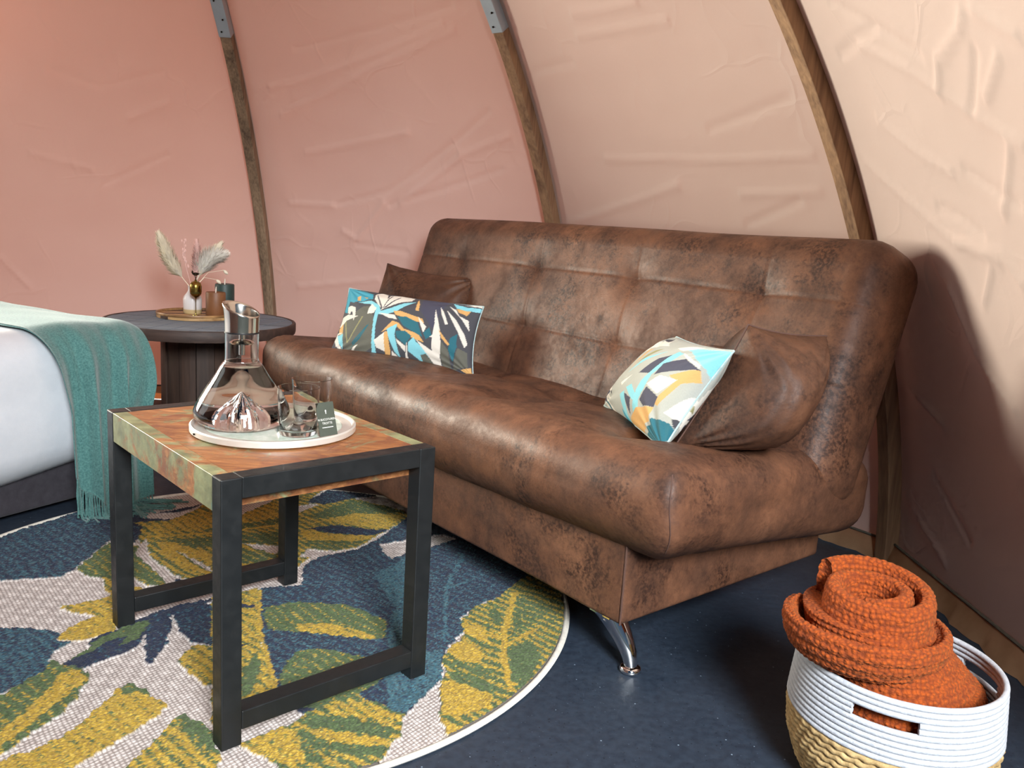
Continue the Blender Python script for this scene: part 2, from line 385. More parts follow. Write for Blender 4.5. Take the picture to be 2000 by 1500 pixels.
# ------------------------------------------------------------------ pattern data
RUG=[('N',0.35,[-1104,117,-753,207,-722,301,-681,386,-650,569,-594,660,-479,552,-456,392,-463,265,-458,49,-465,-10,-529,-32,-594,-51,-919,-115]),
('Y',0.5,[-486,409,-371,408,-334,531,-316,662,-236,600,-63,826,5,840,-16,642,119,722,304,628,326,583,292,483,253,390,217,303,179,273,78,271,74,204,109,202,89,170,85,135,33,127,-20,36,-47,1,-108,-8,-204,40,-294,126,-360,213,-406,267]),
('B',0,[-228,576,-149,695,-126,673,-159,564,-195,477]),
('B',0,[-37,613,0,645,22,634,-21,552]),
('N',0.2,[-20,657,16,796,46,819,197,765,119,722,35,637]),
('Y',0.15,[14,525,122,706,305,618,167,563,50,508]),
('Y',0.8,[13,433,148,574,309,589,292,483,250,454,85,491]),
('N',0.1,[40,420,123,462,252,441,281,455,252,398,185,390,108,394]),
('Y',0.85,[16,412,110,386,253,390,209,341,64,324]),
('Y',0.25,[40,320,209,341,235,366,204,293,153,261,78,271]),
('Y',0.72,[-417,356,-303,513,-192,468,-111,650,-60,511,-205,373,-370,302]),
('Y',0.2,[-247,365,-56,488,-12,520,2,467,-155,360,-205,331]),
('Y',0.9,[-384,283,-196,349,-30,452,-27,439,-191,333,-378,268]),
('Y',0.18,[-360,244,-184,314,-26,383,21,391,50,282,4,275,-99,280,-160,247,-244,206,-331,211]),
('B',0,[-105,276,5,271,13,249,7,215,-57,238]),
('Y',0.85,[-340,247,-290,248,-161,183,-133,107,-231,172,-263,200,-198,124,-117,63,-108,39,-213,94,-283,163]),
('Y',0.2,[-455,43,-459,227,-411,216,-371,211,-350,152,-266,63,-192,-20,-252,-29,-314,23,-342,-13,-416,7]),
('B',0,[-376,268,-314,140,-240,57,-180,12,-191,-8,-245,43,-305,107,-357,173,-369,204]),
('B',0,[-260,196,-211,157,-130,98,-119,69,-195,132]),
('Y',0.25,[-117,247,-51,220,16,209,66,221,46,129,-82,143]),
('Y',0.9,[-80,136,35,120,-25,52,-82,27]),
('B',0,[-312,23,-240,-28,-182,-13,-94,0,-56,-9,-110,-67,-181,-92,-239,-57]),
('N',0.15,[-491,386,-426,354,-404,296,-394,230,-413,235,-515,297,-588,413]),
('N',0,[-490,417,-354,424,-413,400,-476,371]),
('N',0,[-406,493,-327,577,-373,490,-441,463]),
('Y',0.75,[-388,-163,-372,-160,-310,-116,-297,-89,-251,-183,-280,-200,-358,-185]),
('Y',0.85,[-316,-301,-301,-228,-257,-171,-208,-264,-235,-291,-265,-317,-299,-315]),
('Y',0.5,[-367,-1,-336,-12,-296,-94,-327,-70]),
('Y',0.65,[-338,-21,-288,-29,-243,-49,-192,-79,-175,-91,-271,-159]),
('N',0.5,[-190,20,-163,8,-159,-54,-167,-95,-179,-97]),
('N',0.45,[-555,-293,-453,-280,-388,-276,-340,-281,-313,-289,-308,-316,-272,-325,-294,-365,-277,-394,-266,-433,-269,-481,-290,-511,-304,-521,-356,-587]),
('N',0.02,[-245,-414,-224,-356,-240,-303,-209,-252,-165,-171,-130,-126,-58,-74,-80,-146,-126,-178,-140,-255,-137,-334,-174,-391,-208,-426]),
('Y',0.05,[-241,-404,-229,-356,-227,-306,-193,-238,-152,-200,-146,-290,-168,-327,-172,-282,-209,-321,-218,-366]),
('N',0.1,[-155,-233,-154,-169,-126,-165,-96,-237,-75,-315,-74,-369,-76,-394,-89,-381,-118,-321]),
('N',0.2,[-122,-165,-72,-104,19,-119,-14,-163,78,-280,17,-303,-36,-288,-75,-246,-98,-213]),
('Y',0.2,[-346,-602,-297,-533,-282,-492,-266,-433,-275,-398,-242,-410,-213,-417,-179,-432,-164,-469,-158,-522,-159,-573,-178,-638,-182,-690,-191,-704,-222,-786]),
('Y',0.85,[-229,-444,-208,-426,-168,-460,-180,-516,-190,-617,-205,-681,-238,-762,-271,-713,-228,-644,-221,-564,-222,-494]),
('Y',0.8,[-175,-703,-150,-686,-113,-624,-105,-551,-96,-479,-78,-464,-40,-482,-19,-506,18,-528,16,-554,-4,-604,-27,-652,-53,-704,-74,-759,-176,-805,-191,-731]),
('Y',0.15,[-96,-479,-78,-464,-40,-482,-19,-506,-55,-493,-83,-505]),
('Y',0.6,[19,-711,36,-653,50,-567,56,-546,89,-571,125,-598,141,-635,168,-668,186,-747,22,-787]),
('Y',0.1,[50,-567,56,-546,134,-605,158,-669,93,-617]),
('N',0.3,[29,-3,127,27,98,137,121,211,220,284,262,383,326,583,402,646,656,417,727,101,584,-10,539,-100,550,-163,513,-274,519,-378,477,-477,462,-513,395,-521,308,-563,221,-488,175,-400,119,-279,63,-112]),
('Y',0.7,[-33,-364,-20,-301,17,-303,16,-246,71,-450,65,-455,29,-427]),
('Y',0.65,[-66,-75,25,-3,63,-112,117,-279,175,-400,211,-471,223,-514,117,-576]),
('Y',1,[26,-18,35,-17,98,-211,163,-360,220,-479,214,-483,155,-361,89,-212]),
('Y',0.08,[113,-387,121,-312,143,-363,157,-459,144,-497]),
('N',0,[-39,-94,38,-102,52,-108,-26,-130]),
('N',0,[26,-275,92,-289,39,-312]),
('Y',0.18,[71,-111,139,-68,264,-70,368,-137,381,-222,354,-230,248,-220,108,-214]),
('Y',0.8,[169,-181,248,-166,351,-214,359,-229,248,-220,177,-213]),
('Y',0.18,[201,-302,263,-283,381,-323,418,-350,356,-473,296,-514,233,-496,195,-417,191,-346]),
('T',0,[293,117,325,173,368,270,408,296,491,-382,444,-387,381,-222,375,-68,314,71]),
('T',0,[383,-333,507,-252,519,-378,461,-505,430,-500,414,-429]),
('B',0,[273,332,352,386,446,445,487,409,423,337,365,289,323,233,294,277]),
('T',0.3,[515,302,524,292,494,67,518,-228,510,-229,484,65]),
('T',0.3,[490,66,525,103,584,145,526,87,494,51]),
('T',0.3,[476,196,441,263,493,164]),
('Y',0.45,[184,-630,253,-569,294,-506,363,-454,462,-513,462,-578,431,-670,415,-725,299,-736,266,-679]),
('Y',0.7,[310,-487,367,-475,457,-514,456,-539,377,-531,317,-521]),
('Y',0.08,[282,-533,378,-536,449,-561,444,-588,330,-577,278,-558]),
('Y',0.85,[294,-580,330,-577,450,-595,444,-614,336,-604]),
('Y',0.1,[308,-602,337,-607,442,-618,436,-648,344,-636]),
('Y',0.8,[184,-630,239,-586,282,-574,305,-625,336,-679,270,-679]),
('Y',0.2,[271,-583,292,-573,341,-665,319,-681]),
('Y',0.4,[660,107,715,199,808,113,816,8,808,-116,776,-263,729,-373,676,-472,619,-546,552,-600,537,-538,526,-489,521,-398,522,-337,510,-285,532,-237,551,-175,540,-113,572,-27,622,18]),
('Y',1,[546,-112,597,-157,617,-215,551,-175]),
('Y',1,[517,-262,552,-199,602,-263,598,-307,542,-292]),
('Y',0.97,[523,-388,549,-375,624,-424,626,-469,568,-502,531,-506]),
('Y',0.97,[533,-522,571,-535,600,-545,552,-597]),
('Y',0.15,[616,-20,644,-112,626,-128,605,-64]),
('Y',0.22,[667,46,770,-13,663,-185]),
('Y',0.05,[652,-229,710,-191,731,-269,686,-398,665,-361]),
('Y',0.1,[525,-347,590,-354,666,-419,624,-420,538,-376]),
('Y',1,[660,66,676,62,653,-149,651,-279,673,-409,660,-414,637,-281,636,-152]),
('Y',1,[646,-216,698,-151,735,-113,698,-166,649,-234]),
('Y',0.95,[639,-176,596,-144,545,-99,597,-164,640,-193]),
('Y',0.15,[518,-295,554,-304,622,-342,654,-372,600,-349,520,-317])]
PRINT_A=[('BL',[0,1000,151,969,233,918,245,832,177,784,92,760,52,779,56,603,24,624]),
('TN',[108,853,144,863,147,790,125,784]),
('TN',[176,843,205,851,202,820]),
('OL',[53,470,189,699,246,714,297,551,337,236,327,144,212,-4,154,10,103,174,65,341]),
('OY',[134,182,64,473,74,476,139,198]),
('OY',[133,189,202,554,213,550,141,184]),
('TE',[173,185,261,437,270,425,181,172]),
('TE',[156,99,219,264,283,488,229,244]),
('W',[253,938,292,979,341,948,363,836,346,682,299,758,259,836]),
('W',[365,940,436,974,542,960,536,884,468,835,341,666,358,819]),
('C',[342,682,264,911,270,921,347,705]),
('C',[349,691,360,805,374,927,385,930,367,807,355,700]),
('C',[355,700,441,931,449,926,372,712]),
('LB',[99,762,151,762,242,802,317,734,343,652,408,714,491,826,574,879,505,771,451,667,371,600,327,603,326,440,344,237,371,22,339,21,314,304,299,536,300,670,242,743,182,748]),
('W',[238,668,256,747,302,685,290,608,240,594]),
('W',[50,690,77,712,125,681,137,596,137,493,105,617,89,627,88,583,63,605]),
('W',[20,549,74,579,169,553,72,490,36,392,18,417]),
('TN',[22,388,52,455,86,243,39,319]),
('W',[17,225,23,330,74,328,34,303,64,193,115,89,50,145]),
('LB',[29,287,76,314,116,104,64,193]),
('LB',[0,0,20,108,73,33,84,7]),
('W',[198,155,224,176,199,96,165,28]),
('TN',[435,677,485,691,655,619,676,557,594,572,456,624]),
('TN',[380,351,445,532,491,514,543,439,650,393,697,287,614,324,517,417,473,480,412,389]),
('W',[332,619,449,622,479,556,412,567]),
('TE',[474,599,538,616,632,553,682,357,611,413,531,481]),
('TE',[483,393,554,412,604,351,567,222,500,309]),
('W',[337,236,413,375,431,112,362,153]),
('TN',[401,356,427,378,465,121,454,29,432,38]),
('LB',[417,405,486,498,481,348,520,135,537,50,493,128,448,265]),
('W',[470,137,528,63,475,34]),
('W',[495,292,569,208,570,134,509,237]),
('W',[577,299,586,49,567,29]),
('LB',[585,257,619,340,639,286,746,150,686,45,589,154]),
('W',[636,315,756,198,806,121,810,3,782,-5,708,170]),
('OL',[670,130,710,156,782,-5,695,17]),
('NV',[602,962,787,984,769,800,748,495,714,545,628,731]),
('W',[724,802,762,648,790,506,811,287,799,119,750,181,745,374,709,380,748,420,746,584]),
('W',[748,854,786,775,835,609,819,589,774,741]),
('W',[796,822,883,682,949,520,973,406,957,342,904,537]),
('W',[796,897,853,853,891,759,953,731,973,586,918,706]),
('LB',[812,962,905,928,1000,955,998,894,912,855,850,882]),
('W',[881,951,986,1026,999,970]),
('TN',[851,868,948,865,933,786,878,815]),
('TE',[864,421,907,508,909,314,884,112,857,255]),
('OL',[804,360,857,255,873,4,817,4,804,211]),
('OL',[916,316,976,287,977,107,878,21,899,191]),
('TN',[925,48,991,110,1000,0]),
('TN',[575,939,604,843,614,727,590,735]),
('W',[623,640,695,510,683,417,648,542]),
('TE',[683,417,717,516,742,404,706,334]),
('TN',[783,504,865,332,852,313,809,392])]
PRINT_B=[('W',[101,-5,-12,284,14,631,163,900,241,938,452,849,270,781,95,624,88,383,131,211,217,56,389,-45,493,-95,220,-72]),
('C',[170,893,190,973,289,895]),
('NV',[35,108,24,286,85,262,127,111,79,39]),
('NV',[12,320,50,403,112,356]),
('C',[102,430,215,410,187,358]),
('C',[159,554,205,555,194,494]),
('C',[166,194,221,227,234,141]),
('TE',[131,56,139,99,267,-39,223,-33]),
('OY',[-13,410,0,469,25,389]),
('TN',[287,516,251,721,313,776,306,578,281,441]),
('GR',[297,341,294,591,372,793,574,878,721,819,655,526,574,369,510,194,356,195]),
('LB',[328,409,406,632,573,798,444,612]),
('OY',[344,557,409,753,474,804,406,632]),
('W',[354,299,447,445,389,282]),
('NV',[515,473,580,689,721,819,655,526]),
('LB',[679,824,763,814,665,515,683,354,673,243,712,141,645,91,614,246,607,415]),
('LB',[675,869,957,966,995,986,1064,811,1083,552,977,765,791,864]),
('W',[598,852,722,939,876,974,698,844]),
('W',[752,826,951,773,957,746,812,782]),
('NV',[683,658,812,782,967,735,829,642,694,525]),
('TN',[812,580,893,674,967,735,994,647,926,559,877,289,831,298,887,560]),
('W',[683,415,751,545,891,576,827,383]),
('W',[933,270,1024,615,1097,517,1048,329,993,267]),
('NV',[687,249,704,393,847,362,846,262,752,220]),
('NV',[455,231,585,216,607,70]),
('LB',[520,20,415,193,458,249,535,126,574,4]),
('LB',[463,285,520,345,673,243,608,211]),
('TN',[559,-21,683,172,846,262,846,161,790,18,702,-91,617,-143]),
('TE',[818,-11,872,174,980,221,1034,164,974,28,852,-7]),
('C',[979,262,1076,379,1087,527,1043,274,998,202]),
('LB',[696,-125,793,-24,965,37,751,-122]),
('BL',[486,-66,460,84,571,-14,598,-124])]
CREASE={2:[[(0.76,1.58),(0.55,1.62),(0.455,1.635),(0.145,1.7)],[(0.885,1.445),(0.72,1.48),(0.195,1.645)],[(0.86,1.345),(0.495,1.51),(0.165,1.63)],[(0.72,0.99),(0.53,1.055),(0.26,1.265),(0.13,1.375)],[(0.49,1.01),(0.26,1.205)],[(0.26,1.21),(0.085,1.29)],[(0.525,1.0),(0.25,1.115),(0.135,1.165)],[(0.885,0.985),(0.72,0.985)],[(0.705,0.875),(0.655,0.84),(0.545,1.01)],[(0.66,0.82),(0.485,0.8)],[(0.89,0.595),(0.6,0.665)],[(0.795,1.2),(0.415,1.29)]],1:[[(0.995,1.485),(0.835,1.5),(0.74,1.5)],[(0.685,1.565),(0.36,1.555)],[(0.73,1.2),(0.28,1.18),(0.08,1.185)],[(0.345,1.27),(0.095,1.33)],[(0.97,0.96),(0.61,1.07),(0.49,1.11)],[(0.305,1.08),(0.09,1.09)],[(0.31,0.99),(0.145,1.065)],[(0.675,1.62),(0.435,1.61)]],0:[[(0.845,1.495),(0.71,1.405),(0.62,1.33)],[(0.8,1.395),(0.665,1.31),(0.54,1.205),(0.45,1.135)],[(0.83,1.24),(0.72,1.15),(0.645,1.105)],[(0.715,1.04),(0.65,1.015),(0.605,0.98)],[(0.935,1.16),(0.69,0.965),(0.575,0.925)],[(0.475,1.365),(0.5,1.34),(0.58,1.31),(0.605,1.255)],[(0.48,1.305),(0.54,1.21)],[(0.435,1.28),(0.495,1.225)],[(0.6,0.91),(0.635,0.835)],[(0.89,1.395),(0.72,1.41)],[(0.68,0.965),(0.565,0.94),(0.53,0.88)],[(0.48,1.135),(0.54,1.02)],[(0.61,1.11),(0.5,1.035)],[(0.45,1.36),(0.38,1.3)],[(0.985,0.605),(0.81,0.5)],[(0.85,0.345),(0.735,0.225)],[(0.73,0.86),(0.675,0.705),(0.595,0.61)],[(0.985,0.235),(0.81,0.12)]],3:[[(0.58,1.445),(0.435,1.4),(0.235,1.475)],[(0.775,0.67),(0.7,0.535)],[(0.37,1.29),(0.235,1.365)],[(0.47,1.015),(0.265,1.16)],[(0.665,1.12),(0.495,1.075)]]}
CANVAS = m_fabric(); HEM = m_hem(); LEATHER = m_leather(); CUSHION_LEATHER = m_leather('cushion_leather', 0.68, (3, 1, 2))
BLACK_METAL = m_metal('black_powder_coat', (30, 32, 33), 0.42); BLACK_METAL.node_tree.nodes['Principled BSDF'].inputs['Metallic'].default_value = 0.25
CHROME = m_metal('chrome', (235, 236, 238), 0.05); STEEL = m_metal('brushed_steel', (214, 210, 202), 0.16); BRASS = m_metal('brass', (150, 128, 66), 0.22)
ZINC = m_metal('galvanised_steel', (176, 188, 198), 0.5); ZINC.node_tree.nodes['Principled BSDF'].inputs['Metallic'].default_value = 0.4; BRONZE = m_metal('dark_bronze', (48, 42, 34), 0.4)
THREAD = simple('dark_thread', (78, 52, 42), 0.8)

# ================================================================== tent shell
def seg_dist(x, y, P):
    d = np.full(x.shape, 9.0)
    for (x0, y0), (x1, y1) in zip(P[:-1], P[1:]):
        dx, dy = x1 - x0, y1 - y0; t = np.clip(((x - x0) * dx + (y - y0) * dy) / (dx * dx + dy * dy + 1e-9), 0, 1)
        d = np.minimum(d, np.hypot(x - x0 - t * dx, y - y0 - t * dy))
    return d
def panel_points(i, s, z, off=0.05):
    a, c = RIBS[i], RIBS[(i + 1) % len(RIBS)]
    if c < a: c += 2 * PI
    r = prof(z) + off
    return np.stack([DCX + r * ((1 - s) * np.cos(a) + s * np.cos(c)), DCY + r * ((1 - s) * np.sin(a) + s * np.sin(c)), z + 0 * s], -1)
def inward_normal(i):
    a, c = RIBS[i], RIBS[(i + 1) % len(RIBS)]
    if c < a: c += 2 * PI
    am = (a + c) / 2; return np.array([-math.cos(am), -math.sin(am), 0.0])
def wall_panel(i, name, fine):
    nu, nv = (200, 300) if fine else (16, 40)
    th = np.linspace(0.012, 1.0, nv)
    zz = DH * np.sin(th * PI / 2) ** 1.0
    S, Z = np.meshgrid(np.linspace(0, 1, nu), zz, indexing='ij')
    P = panel_points(i, S, Z)
    n = inward_normal(i); width = 1.5
    if fine:
        edge = np.clip(np.minimum(S, 1 - S) / 0.12, 0, 1); edge = edge * edge * (3 - 2 * edge)
        D = wob(S * width, Z, 10 + i, 7, 0.25, 1.6) * 0.016 + wob(S * width * 0.5, Z * 2.2, 40 + i, 6, 0.8, 3.5) * 0.004
        for k, L in enumerate(CREASE.get(i, [])):
            d = seg_dist(S * width, Z, [(s * width, z) for s, z in L])
            sg = 1 if k % 3 else -1
            D = D + sg * 0.0062 * np.exp(-(d / 0.008) ** 2) + 0.0018 * np.exp(-(d / 0.04) ** 2)
        P = P + (D * edge)[..., None] * n
    P = P.reshape(-1, 3); F = gridF(nu, nv)[:, ::-1]
    return P, F
WALL_NAMES = ['wall_right', 'wall_back_right', 'wall_back_left', 'wall_left', 'wall_far_left', 'wall_side_left', 'wall_bed_head', 'wall_bed_side', 'wall_front', 'wall_door']
for i, nm in enumerate(WALL_NAMES):
    P, F = wall_panel(i, nm, i < 4)
    if i in (4, 5, 8, 9):                                  # bays with a rolled-up window or door
        z0, z1 = ((0.75, 2.0) if i < 8 else (0.02, 2.0))
        s0, s1 = {8: (0.35, 1.1), 9: (-0.1, 0.93)}.get(i, (0.07, 0.93))
        c = P[F].mean(1)
        nu = 16
        # facet coordinate across the bay from the angle about the dome axis
        a0, a1 = RIBS[i], RIBS[(i + 1) % len(RIBS)]
        if a1 < a0: a1 += 2 * PI
        e0 = np.array([math.cos(a0), math.sin(a0)]); e1 = np.array([math.cos(a1), math.sin(a1)])
        q = np.linalg.solve(np.stack([e0, e1], 1), (c[:, :2] - [DCX, DCY]).T)
        s = q[1] / (q[0] + q[1])
        F = F[~((c[:, 2] > z0) & (c[:, 2] < z1) & (s > s0) & (s < s1))]
    w = struct(obj(nm, (P, F), CANVAS))
    # hem strip turned in onto the floor
    nu = 60; s = np.linspace(0, 1, nu); rows = []
    for t in np.linspace(0, 1, 6):
        z = 0.062 * (1 - t) + 0.004
        inn = 0.012 + 0.03 * t + 0.006 * t * np.sin(s * 55 + i) + 0.004 * np.sin(s * 131 + 2 * i) * t
        rows.append(panel_points(i, s, np.full(nu, z)) + inn[:, None] * inward_normal(i))
    if i < 8: obj('hem', (np.stack(rows, 1).reshape(-1, 3), gridF(nu, 6)[:, ::-1]), HEM, w)
    # stitched seam just above the hem
    if i < 4:
        obj('seam', tube(panel_points(i, s, np.full(nu, 0.066)) + 0.014 * inward_normal(i), 0.004, 6), simple('seam_cord', (104, 100, 88), 0.9), w)

n = 96; a = np.linspace(0, 2 * PI, n, endpoint=False)
V, F = disc_prism((DCX, DCY, -0.05), DR + 0.12, 0.05, 96)
struct(obj('floor', (V, F), m_floor(), smooth=False))

# ------------------------------------------------------------------ wooden ribs
RIBWOOD = m_wood('weathered_rib_wood', (100, 72, 54), (182, 144, 108), 1.0, 'z', 0.75, (0.3, 0.72), 9)
RIBWOOD_DARK = m_wood('grey_rib_wood', (92, 74, 58), (168, 142, 114), 1.0, 'z', 0.75, (0.34, 0.66), 14)
def rib_sweep(ang, w, zs, r_in, r_out):
    er = np.array([math.cos(ang), math.sin(ang), 0]); et = np.array([-math.sin(ang), math.cos(ang), 0])
    z = np.asarray(zs); r = prof(z); c = np.stack([DCX + r * er[0], DCY + r * er[1], z], 1)
    T = np.gradient(c, axis=0); T /= np.linalg.norm(T, axis=1)[:, None]
    N = np.cross(np.broadcast_to(et, T.shape), T); N *= np.sign((N @ er))[:, None]
    rings = np.stack([c + N * r_in - et * w, c + N * r_in + et * w, c + N * r_out + et * w, c + N * r_out - et * w], 1)
    m = len(z); F = gridF(m, 4, False, True).tolist() + [(0, 1, 2, 3), tuple((m - 1) * 4 + k for k in (3, 2, 1, 0))]
    return rings.reshape(-1, 3), F, c, N, et
for ang, lab, wood, brk in ((0.326, 'curved wooden tent rib rising behind the right end of the sofa', RIBWOOD, False),
                            (0.931, 'curved wooden tent rib with metal sleeve rising behind middle of the sofa back', RIBWOOD, True),
                            (1.552, 'dark grained curved tent rib rising behind the round spool table', RIBWOOD_DARK, True)):
    base = (DCX + DR * math.cos(ang), DCY + DR * math.sin(ang), 0)
    t = thing('tent_rib', lab, 'tent rib', base, 'wooden ribs of the tent')
    zs = DH * np.sin(np.linspace(0.0, 0.985, 70) * PI / 2)
    V, F, c, N, et = rib_sweep(ang, 0.0225, zs, -0.005, 0.046)
    bevel(obj('beam', (V, F), wood, t, smooth=False), 0.003, 2)
    if brk:
        zs = np.linspace(1.612, 1.86, 14)
        V, F, c, N, et = rib_sweep(ang, 0.0245, zs, -0.008, 0.040)
        sl = bevel(obj('metal_sleeve', (V, F), ZINC, t, smooth=False), 0.002, 2)
        for zb, ds in ((1.632, 0.008), (1.664, -0.008), (1.72, 0.008)):
            k = np.abs(zs - zb).argmin(); p = c[k] - N[k] * 0.009 + et * ds
            G = Geo(); m = N[k]; tt = np.cross(et, m)
            aa = np.linspace(0, 2 * PI, 10, endpoint=False)
            ring = [p + 0.0035 * (math.cos(q) * et + math.sin(q) * tt) for q in aa]
            G.add(ring + [x - m * 0.0025 for x in ring], [(j, (j + 1) % 10, 10 + (j + 1) % 10, 10 + j) for j in range(10)] + [tuple(range(10, 20))])
            obj('bolt', G, BRONZE, sl)

# ================================================================== rug
def make_rug():
    C = np.array([-0.626, 1.955]); R = 0.797
    n = 500; ax = np.linspace(-R, R, n); X, Y = np.meshgrid(ax, ax, indexing='ij'); X = X.ravel(); Y = Y.ravel()
    rr = np.hypot(X, Y); keep = rr < R - 0.006
    jx = X + (vnoise(X * 90, Y * 90, 1) - 0.5) * 0.010; jy = Y + (vnoise(X * 90 + 50, Y * 90, 2) - 0.5) * 0.010
    kind = np.zeros(X.size, int); val = np.zeros(X.size)
    for k, v, p in RUG:
        m = inpoly(jx * 1000, jy * 1000, p); kind[m] = {'B': 0, 'Y': 1, 'N': 2, 'T': 3}[k]; val[m] = v
    c = lambda *q: np.array(srgb(*q)[:3])
    rnd = rng.random(X.size); rnd2 = rng.random(X.size)
    clump = vnoise(X * 200, Y * 200, 3) * 0.38 + rnd * 0.62
    # streaks that follow the leaf direction
    streak = 0.5 + 0.5 * np.sin((X * 0.62 + Y * 0.78) * 260 + 6 * vnoise(X * 12, Y * 12, 5))
    colr = np.zeros((X.size, 3))
    yel = c(196, 158, 46); yel2 = c(226, 192, 84); grn = c(76, 96, 54); grn2 = c(112, 132, 84); nav = c(32, 46, 76); nav2 = c(24, 34, 62); tea = c(52, 98, 116); tea2 = c(88, 134, 142); bei = c(204, 194, 186)
    sel = kind == 0
    colr[sel] = bei
    pY = np.clip(val + (streak - 0.5) * 0.55 * (1 - np.abs(2 * val - 1) ** 3) + 0.02, 0, 1)
    isY = (clump * 0.86 + 0.07) < pY
    yy = yel + (yel2 - yel) * (rnd2[:, None] ** 2); gg = grn + (grn2 - grn) * (rnd2[:, None] ** 2)
    mY = kind == 1; colr[mY] = np.where(isY[:, None], yy, gg)[mY]
    isT = clump < (val * 0.8 + 0.12 + 0.25 * (streak - 0.5))
    nn = nav2 + (nav - nav2) * rnd2[:, None]; tt = tea + (tea2 - tea) * rnd2[:, None] ** 2
    mN = kind == 2; colr[mN] = np.where(isT[:, None], tt, nn)[mN]
    mT = kind == 3; colr[mT] = np.where((clump < 0.72)[:, None], tt, nn)[mT]
    colr *= np.where(kind > 0, 0.42 + 0.56 * rng.random(X.size), 1.0)[:, None]
    pile = (kind > 0).astype(float)
    Zv = 0.006 + pile * (0.0045 + 0.003 * rnd) + (1 - pile) * 0.0006 * np.sin(X * 900) * np.sin(Y * 900)
    Ff = gridF(n, n); Ff = Ff[keep[Ff].all(1)]
    used = np.unique(Ff); mp = -np.ones(X.size, int); mp[used] = np.arange(len(used)); Ff = mp[Ff]
    V = np.stack([C[0] + X, C[1] + Y, Zv], 1)[used]
    col = np.concatenate([colr[used], pile[used][:, None]], 1)
    nb = NB('rug_yarn'); at = nb.n.new('ShaderNodeVertexColor'); at.layer_name = 'Col'
    v = nb.coord()
    vo = nb.n.new('ShaderNodeTexVoronoi'); vo.inputs['Scale'].default_value = 135; vo.inputs['Randomness'].default_value = 0.18
    nb.put(vo.inputs['Vector'], nb.coord('Object', (1, 0.8, 1), (0, 0, 0.75)))
    hole = nb.ramp(vo.outputs['Distance'], [(0.30, g(1)), (0.62, g(0))])
    bcol = nb.mix(hole, srgb(140, 128, 122), srgb(206, 196, 190))
    pcol = nb.mix(nb.math('MULTIPLY', nb.noise(v, 330, 3), 0.45), at.outputs[0], g(0.012))
    nb.set(Base_Color=nb.mix(at.outputs['Alpha'], bcol, pcol), Roughness=0.95)
    nb.b.inputs['Sheen Weight'].default_value = 0.08
    nb.bump(nb.mix(at.outputs['Alpha'], hole, nb.noise(v, 260, 3)), 0.5, 0.003)
    t = thing('rug', 'round tropical leaf rug in navy, yellow and green lying on the dark floor', 'rug', (C[0], C[1], 0))
    obj('pile', (V, Ff), nb.m, t, smooth=False, col=col)
    aa = np.linspace(0, 2 * PI, 200, endpoint=False)
    obj('border', tube(np.stack([C[0] + R * np.cos(aa), C[1] + R * np.sin(aa), np.full(200, 0.0055)], 1), 0.0075, 8, True, 0.7), m_cloth('rug_border', (196, 190, 178), (222, 216, 204), 90), t)
    obj('backing', disc_prism((C[0], C[1], 0.0005), R, 0.004, 120), simple('rug_back', (120, 112, 104), 0.9), t, smooth=False)
make_rug()

